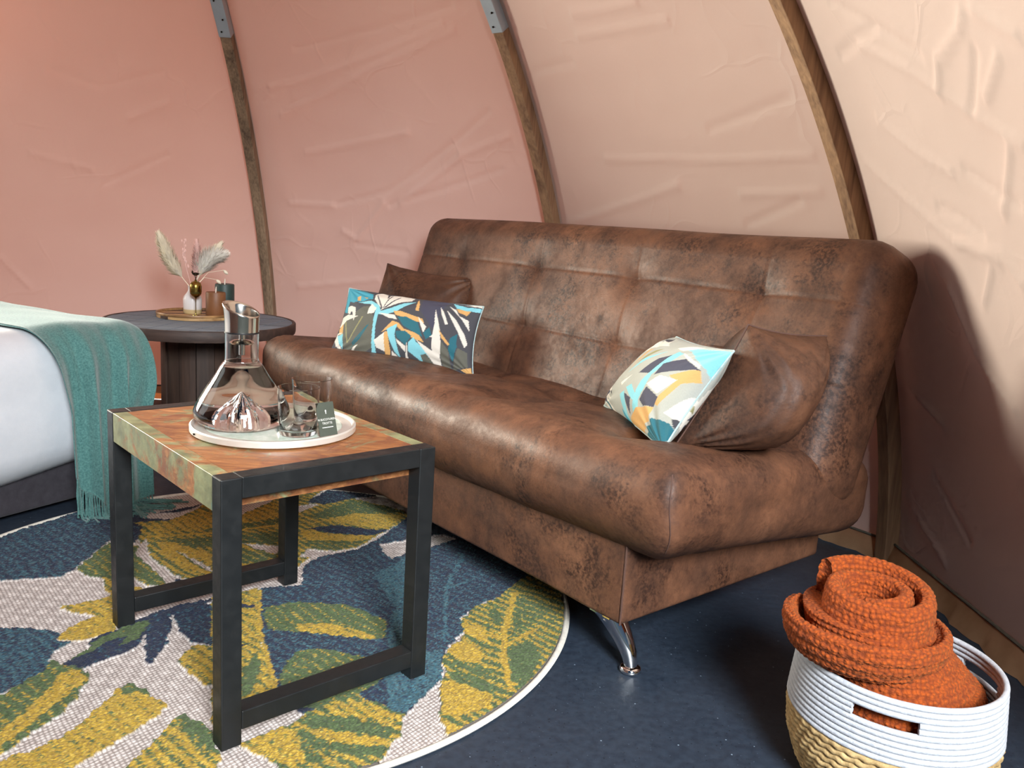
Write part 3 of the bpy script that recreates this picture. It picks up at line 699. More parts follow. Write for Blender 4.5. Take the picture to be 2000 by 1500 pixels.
# ================================================================== sofa
SO = np.array([0.259, 1.640, 0.0]); EL = np.array([-0.6413, 0.7673, 0]); EL /= np.linalg.norm(EL); ED = np.array([EL[1], -EL[0], 0]); EZ = np.array([0, 0, 1.0])
def S3(l, d, z): return SO + np.multiply.outer(np.asarray(l, float), EL) + np.multiply.outer(np.asarray(d, float), ED) + np.multiply.outer(np.asarray(z, float), EZ)
def make_sofa():
    t = thing('sofa', 'distressed brown leather click-clack sofa with tufted back and chrome legs', 'sofa', tuple(S3(0.85, 0.35, 0)))
    cols = [0.16, 0.60, 1.04, 1.48]; rows = [0.185, 0.39]
    # ---- backrest
    L, H, T = 1.95, 0.672, 0.23; tilt = math.radians(17.5)
    Q, F, U = rbox((L / 2, T / 2, H / 2), 0.085, (330, 8, 110))
    l = Q[:, 0] + 0.83; s = Q[:, 2] + H / 2 - 0.105          # s measured from the seat joint upward
    front = np.clip((-Q[:, 1] - 0.0) / (T / 2), 0, 1)
    dcol = np.min([np.abs(l - c) for c in cols], 0); drow = np.min([np.abs(s - r) for r in rows], 0)
    vf = np.where(s > rows[1], np.clip(1 - (s - rows[1]) / 0.22, 0.25, 1), 1)
    D = -0.0022 * np.exp(-(dcol / 0.005) ** 2) * vf - 0.0024 * np.exp(-(drow / 0.005) ** 2)
    D += -0.0008 * np.exp(-(dcol / 0.04) ** 2) * vf - 0.0008 * np.exp(-(drow / 0.035) ** 2)
    for c in cols:
        for r in rows:
            q = np.hypot(l - c, s - r); D += -0.011 * np.exp(-(q / 0.055) ** 2) - 0.006 * np.exp(-(q / 0.016) ** 2)
    D += 0.010 + wob(l, s, 3, 7, 0.8, 5) * 0.0035
    y = Q[:, 1] - D * front
    z = Q[:, 2] + wob(l, y * 3, 8, 4, 0.4, 1.6) * 0.006 * (Q[:, 2] > 0)
    x = Q[:, 0] * (1 - 0.012 * (0.5 - Q[:, 2] / H))
    # place: front face passes (d .487, z .44) leaning back
    up = np.array([math.sin(tilt), math.cos(tilt)]); nf = np.array([math.cos(tilt), -math.sin(tilt)])
    org = np.array([0.50, 0.44]) + nf * (T / 2) + up * (H / 2 - 0.105)
    d_ = org[0] + nf[0] * y + up[0] * z; z_ = org[1] + nf[1] * y + up[1] * z
    obj('backrest', (S3(x + 0.83, d_, z_), F), LEATHER, t)
    # ---- seat
    L, W, T = 1.935, 0.80, 0.205; r = 0.088
    Q, F, U = rbox((L / 2, W / 2, T / 2), r, (190, 70, 6), 5.0)
    l = Q[:, 0] + 0.835; d = Q[:, 1] + W / 2 - 0.035; top = np.clip(Q[:, 2] / (T / 2), 0, 1); bot = np.clip(-Q[:, 2] / (T / 2), 0, 1)
    dcol = np.min([np.abs(l - c) for c in cols], 0)
    D = 0.004 + wob(l, d, 21, 7, 0.6, 4) * 0.005
    for c in cols:
        for dr in (0.20, 0.40):
            q = np.hypot((l - c), (d - dr)); D = D - 0.026 * np.exp(-(q / 0.085) ** 2) - 0.008 * np.exp(-(q / 0.02) ** 2)
    D -= 0.007 * np.exp(-(dcol / 0.05) ** 2) * np.clip(1.2 - d / 0.5, 0, 1)
    D -= 0.012 * np.exp(-((d - 0.40) / 0.05) ** 2) * np.clip((l + 0.1) / 0.3, 0, 1)
    z = Q[:, 2] + D * top - bot * (0.020 + 0.012 * np.cos((l - 0.85) * 1.9) + 0.006 * wob(l, d, 5, 5, 0.8, 4))
    fr = np.clip(-Q[:, 1] / (W / 2), 0, 1) ** 3
    bulge = 0.028 * np.cos((l - 0.85) / 0.95 * PI / 2) ** 0.5 if False else 0.026 * np.clip(1 - np.abs((l - 0.85) / 0.97) ** 4, 0, 1)
    dd = d - fr * bulge - fr * 0.006 * wob(l, z * 2, 6, 6, 1.2, 6)
    rt = np.clip(-(Q[:, 0]) / (L / 2), 0, 1) ** 12
    x = l - rt * 0.012 * wob(d * 1.4, z * 3, 9, 5, 0.9, 4)
    zz = 0.408 - 0.075 * (d - 0.0) / 0.8 + z
    SV = S3(x, dd, zz); seat = obj('seat_cushion', (SV, F), LEATHER, t)
    km = (np.abs(U[:, 0] + L / 2) < 1e-6) & (np.abs(U[:, 1] + W / 2) < 1e-6)
    cs = SV[km][np.argsort(Q[km][:, 2])]; cs = cs + (-EL * 0.0 - ED * 0.0); obj('seam', tube(cs, 0.0014, 6), THREAD, seat)
    # ---- base box
    Q, F, U = rbox((0.85, 0.385, 0.105), 0.012, (60, 30, 10))
    l = Q[:, 0] + 0.85; d = Q[:, 1] + 0.385
    d = d - 0.004 * wob(l, Q[:, 2] * 2, 15, 5, 0.8, 4) * (Q[:, 1] < 0)
    b = obj('base', (S3(l, d, Q[:, 2] + 0.225), F), LEATHER, t)
    # stitched corner seams
    zs = np.linspace(0.123, 0.325, 12)
    obj('seam', tube(S3(0 * zs + 0.002, 0 * zs + 0.002, zs), 0.0022, 6), THREAD, b)
    # ---- legs
    for (l0, d0, sx, sd) in ((0.070, 0.040, -1, 0), (1.60, 0.05, 1, 0), (0.32, 0.60, -1, 0), (1.40, 0.60, 1, 0)):
        u = np.linspace(0, 1, 16)
        pl = l0 + sx * 0.066 * (np.sin(u * PI / 2)) ** 1.15; pz = 0.128 - u * 0.116
        rad = 0.036 - 0.0215 * u ** 0.6
        lg = obj('leg', tube(S3(pl, d0 + 0.012 * u, pz), rad, 16, up=tuple(ED)), CHROME, t)
        obj('foot', lathe(S3(pl[-1], d0 + 0.012, 0.0), [(0, 0), (0.020, 0), (0.024, 0.004), (0.0245, 0.009), (0.021, 0.014), (0.012, 0.018), (0, 0.019)], 24), CHROME, lg)
        obj('mounting_plate', box(S3(l0, d0, 0.1205), (EL, ED, EZ), (0.03, 0.03, 0.0035)), CHROME, lg, smooth=False)
    return t
make_sofa()

# ================================================================== cushions
PAL = {'W': (218, 212, 201), 'C': (66, 66, 72), 'TE': (28, 98, 112), 'LB': (128, 196, 208), 'TN': (206, 160, 98), 'OL': (92, 92, 82), 'OY': (142, 138, 96), 'BL': (58, 150, 172), 'NV': (62, 62, 80), 'GR': (168, 170, 162)}
def cushion(name, label, cat, corners, thick, mat, seed, polys=None, base='C', group=None, nu=70, nv=60, inset=0.045, wr=0.006, trim=None, sag=0.0):
    BLc, BRc, TRc, TLc = [np.array(c, float) for c in corners]
    u = np.linspace(0, 1, nu); v = np.linspace(0, 1, nv); U, V = np.meshgrid(u, v, indexing='ij')
    pu = U + (0.5 - U) * 2 * inset * (1 - (2 * V - 1) ** 2); pv = V + (0.5 - V) * 2 * inset * (1 - (2 * U - 1) ** 2)
    B = ((1 - pu) * (1 - pv))[..., None] * BLc + (pu * (1 - pv))[..., None] * BRc + (pu * pv)[..., None] * TRc + ((1 - pu) * pv)[..., None] * TLc
    n = np.cross(BRc - BLc, TLc - BLc); n /= np.linalg.norm(n)
    su = 1 - np.abs(2 * U - 1) ** 2.4; sv = 1 - np.abs(2 * V - 1) ** 2.4
    h = (np.clip(su * sv, 0, 1)) ** 0.55
    w = 0
    r = np.random.default_rng(seed)
    for cu, cv in ((0, 0), (1, 0), (0, 1), (1, 1)):          # puckers fanning out of the corners
        ang = np.arctan2(V - cv, U - cu); dist = np.hypot(U - cu, V - cv)
        w = w + np.sin(ang * r.uniform(14, 20) + r.uniform(0, 6)) * np.exp(-(dist / 0.28) ** 2)
    wn = wob(U * 1.4, V * 1.0, seed, 7, 0.6, 4)
    edge = np.minimum(1, h * 2)
    front = B + ((thick * 0.56) * h + (w * wr + wn * wr * 0.8) * edge)[..., None] * n
    back = B - ((thick * 0.44) * h - (w * wr * 0.6) * edge)[..., None] * n
    for A in (front, back): A[..., 2] -= sag * h
    Vv = np.concatenate([front.reshape(-1, 3), back.reshape(-1, 3)])
    F1 = gridF(nu, nv); F2 = F1[:, ::-1] + nu * nv
    idx = np.arange(nu * nv).reshape(nu, nv); bd = np.zeros((nu, nv), bool); bd[0] = bd[-1] = True; bd[:, 0] = bd[:, -1] = True
    mp = np.arange(2 * nu * nv); mp[(idx[bd] + nu * nv)] = idx[bd]
    F = np.concatenate([F1, mp[F2]]); used = np.unique(F); rm = -np.ones(2 * nu * nv, int); rm[used] = np.arange(len(used))
    col = None
    if polys is not None:
        c0 = np.array(srgb(*PAL[base])); cc = np.tile(c0, (2 * nu * nv, 1))
        uu = (U.ravel() * 1000); vv = (V.ravel() * 1000)
        for k, p in polys:
            m = inpoly(uu, vv, p); cc[:nu * nv][m] = srgb(*PAL[k])
            m2 = inpoly(1000 - uu, vv, p); cc[nu * nv:][m2] = srgb(*PAL[k])
        col = cc[used]
    loc = Vector(((BLc + BRc) / 2).tolist())
    t = thing(name, label, cat, loc, group)
    obj('cover', (Vv[used], rm[F]), mat, t, col=col)
    P = np.concatenate([B[:, 0], B[-1, 1:], B[::-1, -1][1:], B[0, ::-1][1:-1]])
    obj('edge_seam', tube(P, 0.0022, 5, True), trim or THREAD, t)
    return t
PRINT = m_vcol('printed_cotton', 0.8, 220, 0.25)
TRIM = m_cloth('pale_piping', (150, 178, 180), (190, 206, 204), 80)
cushion('printed_cushion', 'oblong tropical print cushion leaning at the far left end of the sofa', 'cushion',
        [S3(1.50, 0.075, 0.450), S3(1.045, 0.37, 0.447), S3(1.075, 0.42, 0.675), S3(1.58, 0.20, 0.688)], 0.12, PRINT, 4, PRINT_A, 'C', 'cushions on the sofa', 220, 140, 0.03, 0.004, TRIM)
cushion('leather_cushion', 'square brown leather cushion tucked behind the printed cushion at the sofa far end', 'cushion',
        [S3(1.66, 0.26, 0.452), S3(1.28, 0.46, 0.452), S3(1.36, 0.63, 0.745), S3(1.74, 0.45, 0.77)], 0.15, CUSHION_LEATHER, 5, None, 'C', 'cushions on the sofa', 70, 60, 0.055, 0.008)
cushion('printed_cushion', 'tropical print cushion slumped against a leather cushion at the near right end of the sofa', 'cushion',
        [S3(0.475, 0.395, 0.468), S3(0.045, 0.140, 0.478), S3(-0.070, 0.195, 0.712), S3(0.250, 0.400, 0.690)], 0.13, PRINT, 6, PRINT_B, 'GR', 'cushions on the sofa', 220, 140, 0.03, 0.006, TRIM)
cushion('leather_cushion', 'plump brown leather cushion leaning on the sofa back at the near right end', 'cushion',
        [S3(0.035, 0.165, 0.486), S3(-0.045, 0.395, 0.476), S3(-0.120, 0.46, 0.742), S3(-0.045, 0.27, 0.762)], 0.27, CUSHION_LEATHER, 9, None, 'C', 'cushions on the sofa', 80, 70, 0.03, 0.007)
# ================================================================== coffee table
TA = np.array([-0.462, 1.298, 0.0]); TU = np.array([math.cos(0.744), math.sin(0.744), 0]); TV = np.array([-math.sin(0.744), math.cos(0.744), 0])
TW, TD, TH, TT = 0.435, 0.587, 0.5, 0.037
def T3(u, v, z): return TA + np.multiply.outer(np.asarray(u, float), TU) + np.multiply.outer(np.asarray(v, float), TV) + np.multiply.outer(np.asarray(z, float), EZ)
def m_boatwood(name, seed, green):
    nb = NB(name); v = nb.coord('Object', (1, 1, 1), (0, 0, -0.744), (seed, seed * 0.7, 0)); vs_ = nb.coord('Object', (3, 26, 26), (0, 0, -0.744), (seed, 0, 0))
    grain = nb.noise(vs_, 3.0, 6, 0.65, 0.8)
    c = nb.ramp(grain, [(0.25, srgb(98, 60, 38)), (0.5, srgb(150, 96, 56)), (0.75, srgb(194, 136, 84))])
    c = nb.mix(nb.ramp(nb.noise(v, 9, 7, 0.7, 1.2), [(0.50, g(0)), (0.66, g(0.75))]), c, srgb(110, 58, 46))
    paint = nb.ramp(nb.noise(v, 6.5, 9, 0.74, 1.0), [(0.58 - green, g(0)), (0.66 - green, g(0.85))])
    c = nb.mix(paint, c, nb.ramp(nb.noise(v, 30, 4), [(0.3, srgb(88, 104, 76)), (0.7, srgb(150, 158, 116))]))
    teal = nb.ramp(nb.noise(v, 8.3, 3, 0.5), [(0.70, g(0)), (0.73, g(0.9))])
    c = nb.mix(teal, c, srgb(62, 116, 118))
    nb.set(Base_Color=c, Roughness=nb.ramp(grain, [(0.3, g(0.42)), (0.7, g(0.58))]))
    nb.bump(grain, 0.2, 0.003); return nb.m
def make_table():
    t = thing('coffee_table', 'reclaimed wood coffee table on two black square-tube frames standing on the rug', 'table', tuple(T3(TW / 2, TD / 2, 0.009)))
    z0 = 0.010
    for v0, lab in ((0.0, None), (TD - TT, None)):
        h = TT / 2; vm = v0 + h
        top = obj('frame_bar', box(T3(TW / 2, vm, TH - h), (TU, TV, EZ), (TW / 2 - TT + 0.0002, h, h)), BLACK_METAL, t, smooth=False)
        bevel(top, 0.0015, 2)
        for uu in (h, TW - h):
            lg = obj('leg', box(T3(uu, vm, (TH + z0) / 2), (TU, TV, EZ), (h, h, (TH - z0) / 2)), BLACK_METAL, t, smooth=False); bevel(lg, 0.002, 2)
        low = obj('floor_rail', box(T3(TW / 2, vm, 0.038 + h), (TU, TV, EZ), (TW / 2 - TT, h, h * 0.96)), BLACK_METAL, t, smooth=False); bevel(low, 0.002, 2)
    mats = [m_boatwood('reclaimed_board_a', 0.0, 0.05), m_boatwood('reclaimed_board_b', 4.0, 0.10), m_boatwood('reclaimed_board_c', 9.0, 0.03), m_boatwood('reclaimed_edge', 13.0, 0.16)]
    v0, v1 = TT, TD - TT; topz = TH - 0.001; th = 0.062
    # side aprons with the edge strip, boards between them
    for k, (ua, ub) in enumerate(((0.001, 0.030), (TW - 0.030, TW - 0.001))):
        o = obj('edge_board', box(T3((ua + ub) / 2, (v0 + v1) / 2, topz - th / 2), (TU, TV, EZ), ((ub - ua) / 2, (v1 - v0) / 2, th / 2)), mats[3], t, smooth=False); bevel(o, 0.0006, 1)
    nb_ = 4; w = (v1 - v0) / nb_
    for k in range(nb_):
        va = v0 + k * w
        o = obj('plank', box(T3(TW / 2, va + w / 2, topz - 0.022), (TU, TV, EZ), (TW / 2 - 0.0301, w / 2 - 0.0003, 0.0218)), mats[k % 3], t, smooth=False)
    o = obj('underframe', box(T3(TW / 2, (v0 + v1) / 2, TH - 0.054), (TU, TV, EZ), (TW / 2 - 0.031, (v1 - v0) / 2, 0.008)), mats[2], t, smooth=False)
make_table()

# ---- tray, carafe, tumblers, card
MIRROR = m_cloth('tray_enamel', (176, 196, 178), (226, 234, 224), 34, 0.12, 0.0, 50, 0.0); SILVER = m_metal('tray_silver', (232, 230, 222), 0.38); SILVER.node_tree.nodes['Principled BSDF'].inputs['Metallic'].default_value = 0.6
TRAY_C = np.array([-0.478, 1.652, 0.5002]); 
def make_tray():
    t = thing('serving_tray', 'round silver-rimmed tray with pale inlay on the coffee table', 'tray', tuple(TRAY_C))
    R = 0.163
    obj('rim', lathe(TRAY_C, [(0, 0.0), (R - 0.004, 0.0), (R, 0.003), (R, 0.013), (R - 0.003, 0.0155), (R - 0.006, 0.0145), (R - 0.009, 0.0105), (R - 0.026, 0.0105), (R - 0.028, 0.009), (R - 0.028, 0.004), (0, 0.004)], 96), SILVER, t)
    obj('inlay', disc_prism(TRAY_C + [0, 0, 0.0045], R - 0.0285, 0.004, 96), MIRROR, t, smooth=False)
    obj('rivet', lathe(TRAY_C + 0.163 * np.array([-0.75, -0.66, 0]) + [0, 0, 0.006], [(0, 0), (0.003, 0), (0.003, 0.004), (0, 0.004)], 10), BRONZE, t)
make_tray()
GLASS = m_glass('clear_glass', 1.46); WATER = m_glass('water', 1.33); 
def make_carafe():
    c = np.array([-0.540, 1.636, TRAY_C[2] + 0.0087])
    t = thing('carafe', 'glass water carafe with slanted steel spout standing on the silver tray', 'carafe', tuple(c))
    outer = [(0.0, 0.0), (0.060, 0.0), (0.078, 0.0035), (0.091, 0.012), (0.097, 0.024), (0.096, 0.035), (0.088, 0.051), (0.072, 0.077), (0.0545, 0.103), (0.042, 0.120), (0.0355, 0.129), (0.0325, 0.138), (0.0325, 0.187)]
    inner = [(0.0305, 0.187), (0.0305, 0.138), (0.0335, 0.129), (0.040, 0.120), (0.0525, 0.103), (0.070, 0.077), (0.086, 0.051), (0.094, 0.035), (0.095, 0.024), (0.089, 0.0132), (0.076, 0.0058), (0.060, 0.003), (0.0, 0.003)]
    outer = [(a_ * (0.95 if a_ > 0.05 else 1), b_) for a_, b_ in outer]; inner = [(a_ * (0.95 if a_ > 0.05 else 1), b_) for a_, b_ in inner]
    def dense(P, k=6):
        P = np.array(P); t_ = np.linspace(0, len(P) - 1, (len(P) - 1) * k + 1); i = np.minimum(t_.astype(int), len(P) - 2); f = (t_ - i)[:, None]
        P0, P1, P2, P3 = P[np.maximum(i - 1, 0)], P[i], P[i + 1], P[np.minimum(i + 2, len(P) - 1)]
        Q = 0.5 * (2 * P1 + (P2 - P0) * f + (2 * P0 - 5 * P1 + 4 * P2 - P3) * f ** 2 + (3 * P1 - P0 - 3 * P2 + P3) * f ** 3)
        Q[:, 0] = np.maximum(Q[:, 0], 0); return [tuple(x) for x in Q]
    obj('glass_body', lathe(c, dense(outer) + dense(inner), 96), GLASS, t)
    wi = [(a_ + 0.0003 if a_ > 0 else 0.0, b_) for a_, b_ in dense(inner)][::-1]
    wtr = [w_ for w_ in wi if w_[1] < 0.1235]; wtr.append((0.0, wtr[-1][1]))
    obj('water', lathe(c, wtr, 96), WATER, t)
    # hollow mountain blown up into the base (air pocket in the water)
    n, m = 60, 16; a = np.linspace(0, 2 * PI, n, endpoint=False); rr = np.linspace(0, 1, m)
    A, Rr = np.meshgrid(a, rr, indexing='ij')
    ridge = 0.72 + 0.28 * np.abs(np.sin(A * 3.5 + 1.1)) + 0.10 * np.sin(A * 9 + Rr * 5)
    rad = 0.050 * Rr * (0.86 + 0.14 * np.sin(A * 7)); zz = 0.058 * (1 - Rr) ** 0.85 * (ridge * Rr + (1 - Rr)) + 0.004
    V = np.stack([c[0] + rad * np.cos(A), c[1] + rad * np.sin(A), c[2] + zz], -1)
    V2 = np.stack([c[0] + rad * np.cos(A), c[1] + rad * np.sin(A), c[2] + 0.0034 + 0 * zz], -1)
    F = gridF(n, m, True, False)
    F = np.concatenate([F, F[:, ::-1] + n * m]); 
    o = obj('glass_mountain', (np.concatenate([V.reshape(-1, 3), V2.reshape(-1, 3)]), F), m_glass('mountain_glass', 1.5), t, smooth=False)
    # spout
    n = 64; a = np.linspace(0, 2 * PI, n, endpoint=False); rows = []
    lip_dir = np.array([-0.93, 0.36])            # towards the pouring lip
    lean = np.cos(a) * lip_dir[0] + np.sin(a) * lip_dir[1]
    for tt in np.linspace(0, 1, 10):
        z = 0.1880 + tt * (0.047 + 0.013 * lean)
        flare = 0.0325 + 0.0045 * np.clip(lean, 0, 1) * tt ** 3 + 0.001 * tt ** 2
        rows.append(np.stack([c[0] + flare * np.cos(a), c[1] + flare * np.sin(a), c[2] + z], -1))
    for tt in np.linspace(1, 0, 10):
        z = 0.1880 + tt * (0.047 + 0.013 * lean)
        flare = 0.0315 + 0.0045 * np.clip(lean, 0, 1) * tt ** 3 + 0.001 * tt ** 2
        rows.append(np.stack([c[0] + flare * np.cos(a), c[1] + flare * np.sin(a), c[2] + z], -1))
    G = np.stack(rows, 0).reshape(-1, 3)
    sp = obj('steel_spout', (G, gridF(20, n, False, True)[:, ::-1]), STEEL, t)
    obj('spout_floor', disc_prism(c + [0, 0, 0.1905], 0.031, 0.002, 48), STEEL, sp, smooth=False)
    obj('seal_ring', lathe(c, [(0.0305, 0.187), (0.0331, 0.187), (0.0331, 0.190), (0.0305, 0.190), (0.0305, 0.187)], 64), simple('black_rubber', (22, 22, 24), 0.5), sp)
    obj('strainer_stem', lathe(c, [(0, 0.143), (0.006, 0.143), (0.006, 0.185), (0.012, 0.187), (0, 0.187)], 24), STEEL, sp)
    obj('strainer_cap', lathe(c, [(0, 0.166), (0.022, 0.1655), (0.024, 0.168), (0.018, 0.172), (0.008, 0.174), (0, 0.174)], 40), STEEL, sp)
make_carafe()
def tumbler(c, label):
    c = np.array([c[0], c[1], TRAY_C[2] + 0.0087])
    t = thing('tumbler', label, 'glass', tuple(c), 'tumblers on the tray')
    out = [(0, 0.0), (0.033, 0.0), (0.0360, 0.003), (0.0380, 0.030), (0.0410, 0.094)]
    inn = [(0.0396, 0.0945), (0.0365, 0.034), (0.034, 0.016), (0.028, 0.010), (0.018, 0.014), (0.010, 0.024), (0.004, 0.032), (0, 0.034)]
    obj('glass_wall', lathe(c, out + inn, 64), GLASS, t)
tumbler((-0.414, 1.591), 'clear glass tumbler beside the carafe at the front of the silver tray')
tumbler((-0.412, 1.688), 'clear glass tumbler behind the dark card on the silver tray')
def make_card():
    p0 = np.array([-0.372, 1.562, TRAY_C[2] + 0.0112]); p1 = np.array([-0.331, 1.606, TRAY_C[2] + 0.0112])
    x = p1 - p0; wd = np.linalg.norm(x); x /= wd
    nrm = np.cross(x, EZ); lean = 0.30; up = EZ * math.cos(lean) - nrm * math.sin(lean); nn = np.cross(x, up)
    h = 0.066; c = (p0 + p1) / 2 + up * h / 2
    t = thing('place_card', 'small dark green card with white lettering propped against a tumbler', 'card', tuple((p0 + p1) / 2))
    wd2 = 0.040
    card = obj('card', box(c, (x, up, nn), (wd2 / 2, h / 2, 0.0007)), simple('card_green', (66, 72, 62), 0.55), t, smooth=False)
    ink = simple('white_ink', (214, 214, 208), 0.6)
    def text(s, size, v, name='lettering'):
        cu = bpy.data.curves.new(name, 'FONT'); cu.body = s; cu.size = size; cu.align_x = 'CENTER'; cu.align_y = 'CENTER'; cu.extrude = 0.00008
        tmp = bpy.data.objects.new(name, cu); COL.objects.link(tmp)
        dg = bpy.context.evaluated_depsgraph_get(); me = bpy.data.meshes.new_from_object(tmp.evaluated_get(dg))
        bpy.data.objects.remove(tmp); bpy.data.curves.remove(cu)
        o = bpy.data.objects.new(name, me); COL.objects.link(o); me.materials.clear(); me.materials.append(ink)
        o.parent = card
        M = Matrix((x, up, nn)).transposed().to_4x4()
        pos = c + up * v + nn * 0.00085 - np.array(root_loc(card)); M.translation = Vector(pos); o.matrix_local = M
        return o
    text('N BUCOTUREN', 0.0058, -0.001); text('TROTTE', 0.0062, -0.0085)
    obj('rule_line', box(c - up * 0.0165 + nn * 0.0009, (x, up, nn), (0.0125, 0.0007, 0.0001)), ink, card, smooth=False)
    # small leaf-shaped emblem above the words
    G = Geo()
    for vv, hh in ((0.0155, 0.0026), (0.0115, 0.0018)):
        q = [c + up * (vv + hh * math.sin(k)) + x * (hh * 0.6 * math.cos(k)) + nn * 0.0009 for k in np.linspace(0, 2 * PI, 10, endpoint=False)]
        G.add(q, [tuple(range(10))])
    obj('emblem', G, ink, card, smooth=False)
make_card()

# ================================================================== bed with throw
BA = np.array([-1.406, 2.206, 0]); BT = np.array([0.467, 0.884, 0]); BT /= np.linalg.norm(BT); BN = np.array([BT[1], -BT[0], 0])
def B3(t, n, z): return BA + np.multiply.outer(np.asarray(t, float), BT) + np.multiply.outer(np.asarray(n, float), BN) + np.multiply.outer(np.asarray(z, float), EZ)
def make_bed():
    t = thing('bed', 'bed with smooth white bedding over a dark base standing in for underbed shade at the left edge', 'bed', tuple(B3(-0.5, -0.7, 0)))
    # mattress under a white duvet
    t0, t1, n0, n1 = -1.45, 0.49, -1.45, 0.03
    Q, F, U = rbox(((t1 - t0) / 2, (n1 - n0) / 2, 0.2325), 0.11, (90, 70, 24))
    tt = Q[:, 0] + (t0 + t1) / 2; nn = Q[:, 1] + (n0 + n1) / 2; z = Q[:, 2] + 0.3275
    low = np.clip((0.33 - z) / 0.22, 0, 1)
    nn = nn + 0.012 * wob(tt, z * 2, 31, 6, 0.6, 3) * (nn > -0.1) - 0.05 * low ** 2 * (nn > -0.1)
    z = z + 0.010 * wob(tt, nn, 33, 6, 0.4, 2) * (z > 0.4) + 0.05 * low * np.clip(tt / 0.45, -0.2, 1)
    obj('duvet', (B3(tt, nn, z), F), m_cloth('white_bedding', (204, 208, 214), (216, 219, 224), 8, 0.85, 0.12, 300, 0.2), t)
    o = obj('underbed_shade_base', box(B3((t0 + t1) / 2, (n0 + n1) / 2 - 0.03, 0.105), (BT, BN, EZ), ((t1 - t0) / 2 - 0.04, (n1 - n0) / 2 - 0.07, 0.085)), m_cloth('underbed_shade_dark', (44, 40, 46), (58, 54, 60), 40), t, smooth=False); bevel(o, 0.01, 3)  # dark recessed box stands in for the shaded floor under the bed
    for a_ in (t0 + 0.1, t1 - 0.12):
        for b_ in (n0 + 0.12, n1 - 0.16):
            obj('leg', disc_prism(B3(a_, b_, 0.0), 0.025, 0.022, 20), BRONZE, t)
make_bed()
THROW = m_cloth('teal_throw', (50, 94, 93), (94, 142, 137), 190, 0.95, 0.5, 420, 0.35)
def make_throw():
    t = thing('throw_blanket', 'teal fringed throw draped over the side of the white bed', 'blanket', tuple(B3(0.35, 0.05, 0.0)))
    na, nbk = 190, 110
    # arc length path across the bed: flat top, rounded edge, hanging side
    def path(sv):
        top = 1.35; r = 0.125
        n_ = np.where(sv < top, -1.42 + sv, 0); z_ = np.where(sv < top, 0.570, 0)
        ph = np.clip((sv - top) / r, 0, PI / 2); n_ = np.where(sv >= top, -0.07 + r * np.sin(ph), n_); z_ = np.where(sv >= top, 0.570 - r * (1 - np.cos(ph)), z_)
        down = np.clip(sv - top - r * PI / 2, 0, None); z_ = z_ - down; n_ = n_ + 0.05 * down
        return n_, z_
    b = np.linspace(0, 1, nbk); L = 1.35 + 0.125 * PI / 2 + 0.432 - 0.14 * np.clip(1 - b / 0.45, 0, 1) ** 1.1 + 0.015 * np.sin(b * 17)
    Sg = np.linspace(0, 1, na)[:, None] * L[None]; Bg = np.broadcast_to(b[None], Sg.shape)
    n_, z_ = path(Sg)
    hang = np.clip((Sg - 1.30) / 0.35, 0, 1)
    tw = 0.11 + Bg * 0.385 + hang * (0.050 - 0.125 * Bg)
    # far edge curls around the bed corner and bulges
    tw = tw + hang * (0.010 * np.sin(Bg * 14)) - 0.035 * hang * (1 - Bg) * 0.0
    folds = np.sin(Bg * 17 + 1.0 + hang * 1.5) * 0.020 + np.sin(Bg * 37 + 2) * 0.007
    n_ = n_ + hang * (folds + 0.020) + 0.006
    z_ = z_ + (1 - hang) * (0.006 * np.sin(Bg * 9 + Sg * 3) + 0.006) + 0.006 * wob(Sg, Bg, 51, 6, 0.8, 4)
    far = np.clip((Bg - 0.80) / 0.20, 0, 1); topm = np.clip(1 - hang, 0, 1)
    z_ = z_ - far ** 2 * 0.035 * topm
    n_ = n_ - far ** 2 * 0.02 * hang
    bul = np.exp(-((Bg - 0.93) / 0.10) ** 2 - ((Sg - 1.60) / 0.09) ** 2); n_ = n_ + 0.035 * bul; tw = tw + 0.015 * bul
    V = B3(tw, n_, np.maximum(z_, 0.02))
    V2 = V - 0.006 * BN * hang[..., None] - 0.006 * EZ * (1 - hang[..., None])
    F = gridF(na, nbk); nv = na * nbk
    ring = lambda i, j: i * nbk + j
    side = []
    for j in range(nbk - 1): side += [(ring(na - 1, j), ring(na - 1, j + 1), ring(na - 1, j + 1) + nv, ring(na - 1, j) + nv)]
    for i in range(na - 1): side += [(ring(i, 0), ring(i + 1, 0), ring(i + 1, 0) + nv, ring(i, 0) + nv), (ring(i + 1, nbk - 1), ring(i, nbk - 1), ring(i, nbk - 1) + nv, ring(i + 1, nbk - 1) + nv)]
    Fa = np.concatenate([F, F[:, ::-1] + nv, np.array(side)])
    obj('cloth', (np.concatenate([V.reshape(-1, 3), V2.reshape(-1, 3)]), Fa), THROW, t)
    G = Geo(); end = V[-1]
    for j in range(1, nbk - 1, 2):
        p = end[j]; ln = random.uniform(0.09, 0.125)
        k = np.linspace(0, 1, 9); dx = random.uniform(-0.012, 0.012); dy = random.uniform(0, 0.02)
        q = p[None] + np.outer(k, BT) * dx + np.outer(k ** 2, BN) * dy - np.outer(k, EZ) * ln
        fl = 0.0135; over = np.clip(fl - q[:, 2], 0, None); q[:, 2] = np.maximum(q[:, 2], fl); q = q + np.outer(over, BN * 0.8 + BT * random.uniform(-0.5, 0.9))
        rad = 0.0028 + 0.0008 * np.sin(k * 40)
        G.add(*tube(q, rad, 5))
    obj('fringe', G, THROW, t)['kind'] = 'stuff'
make_throw()
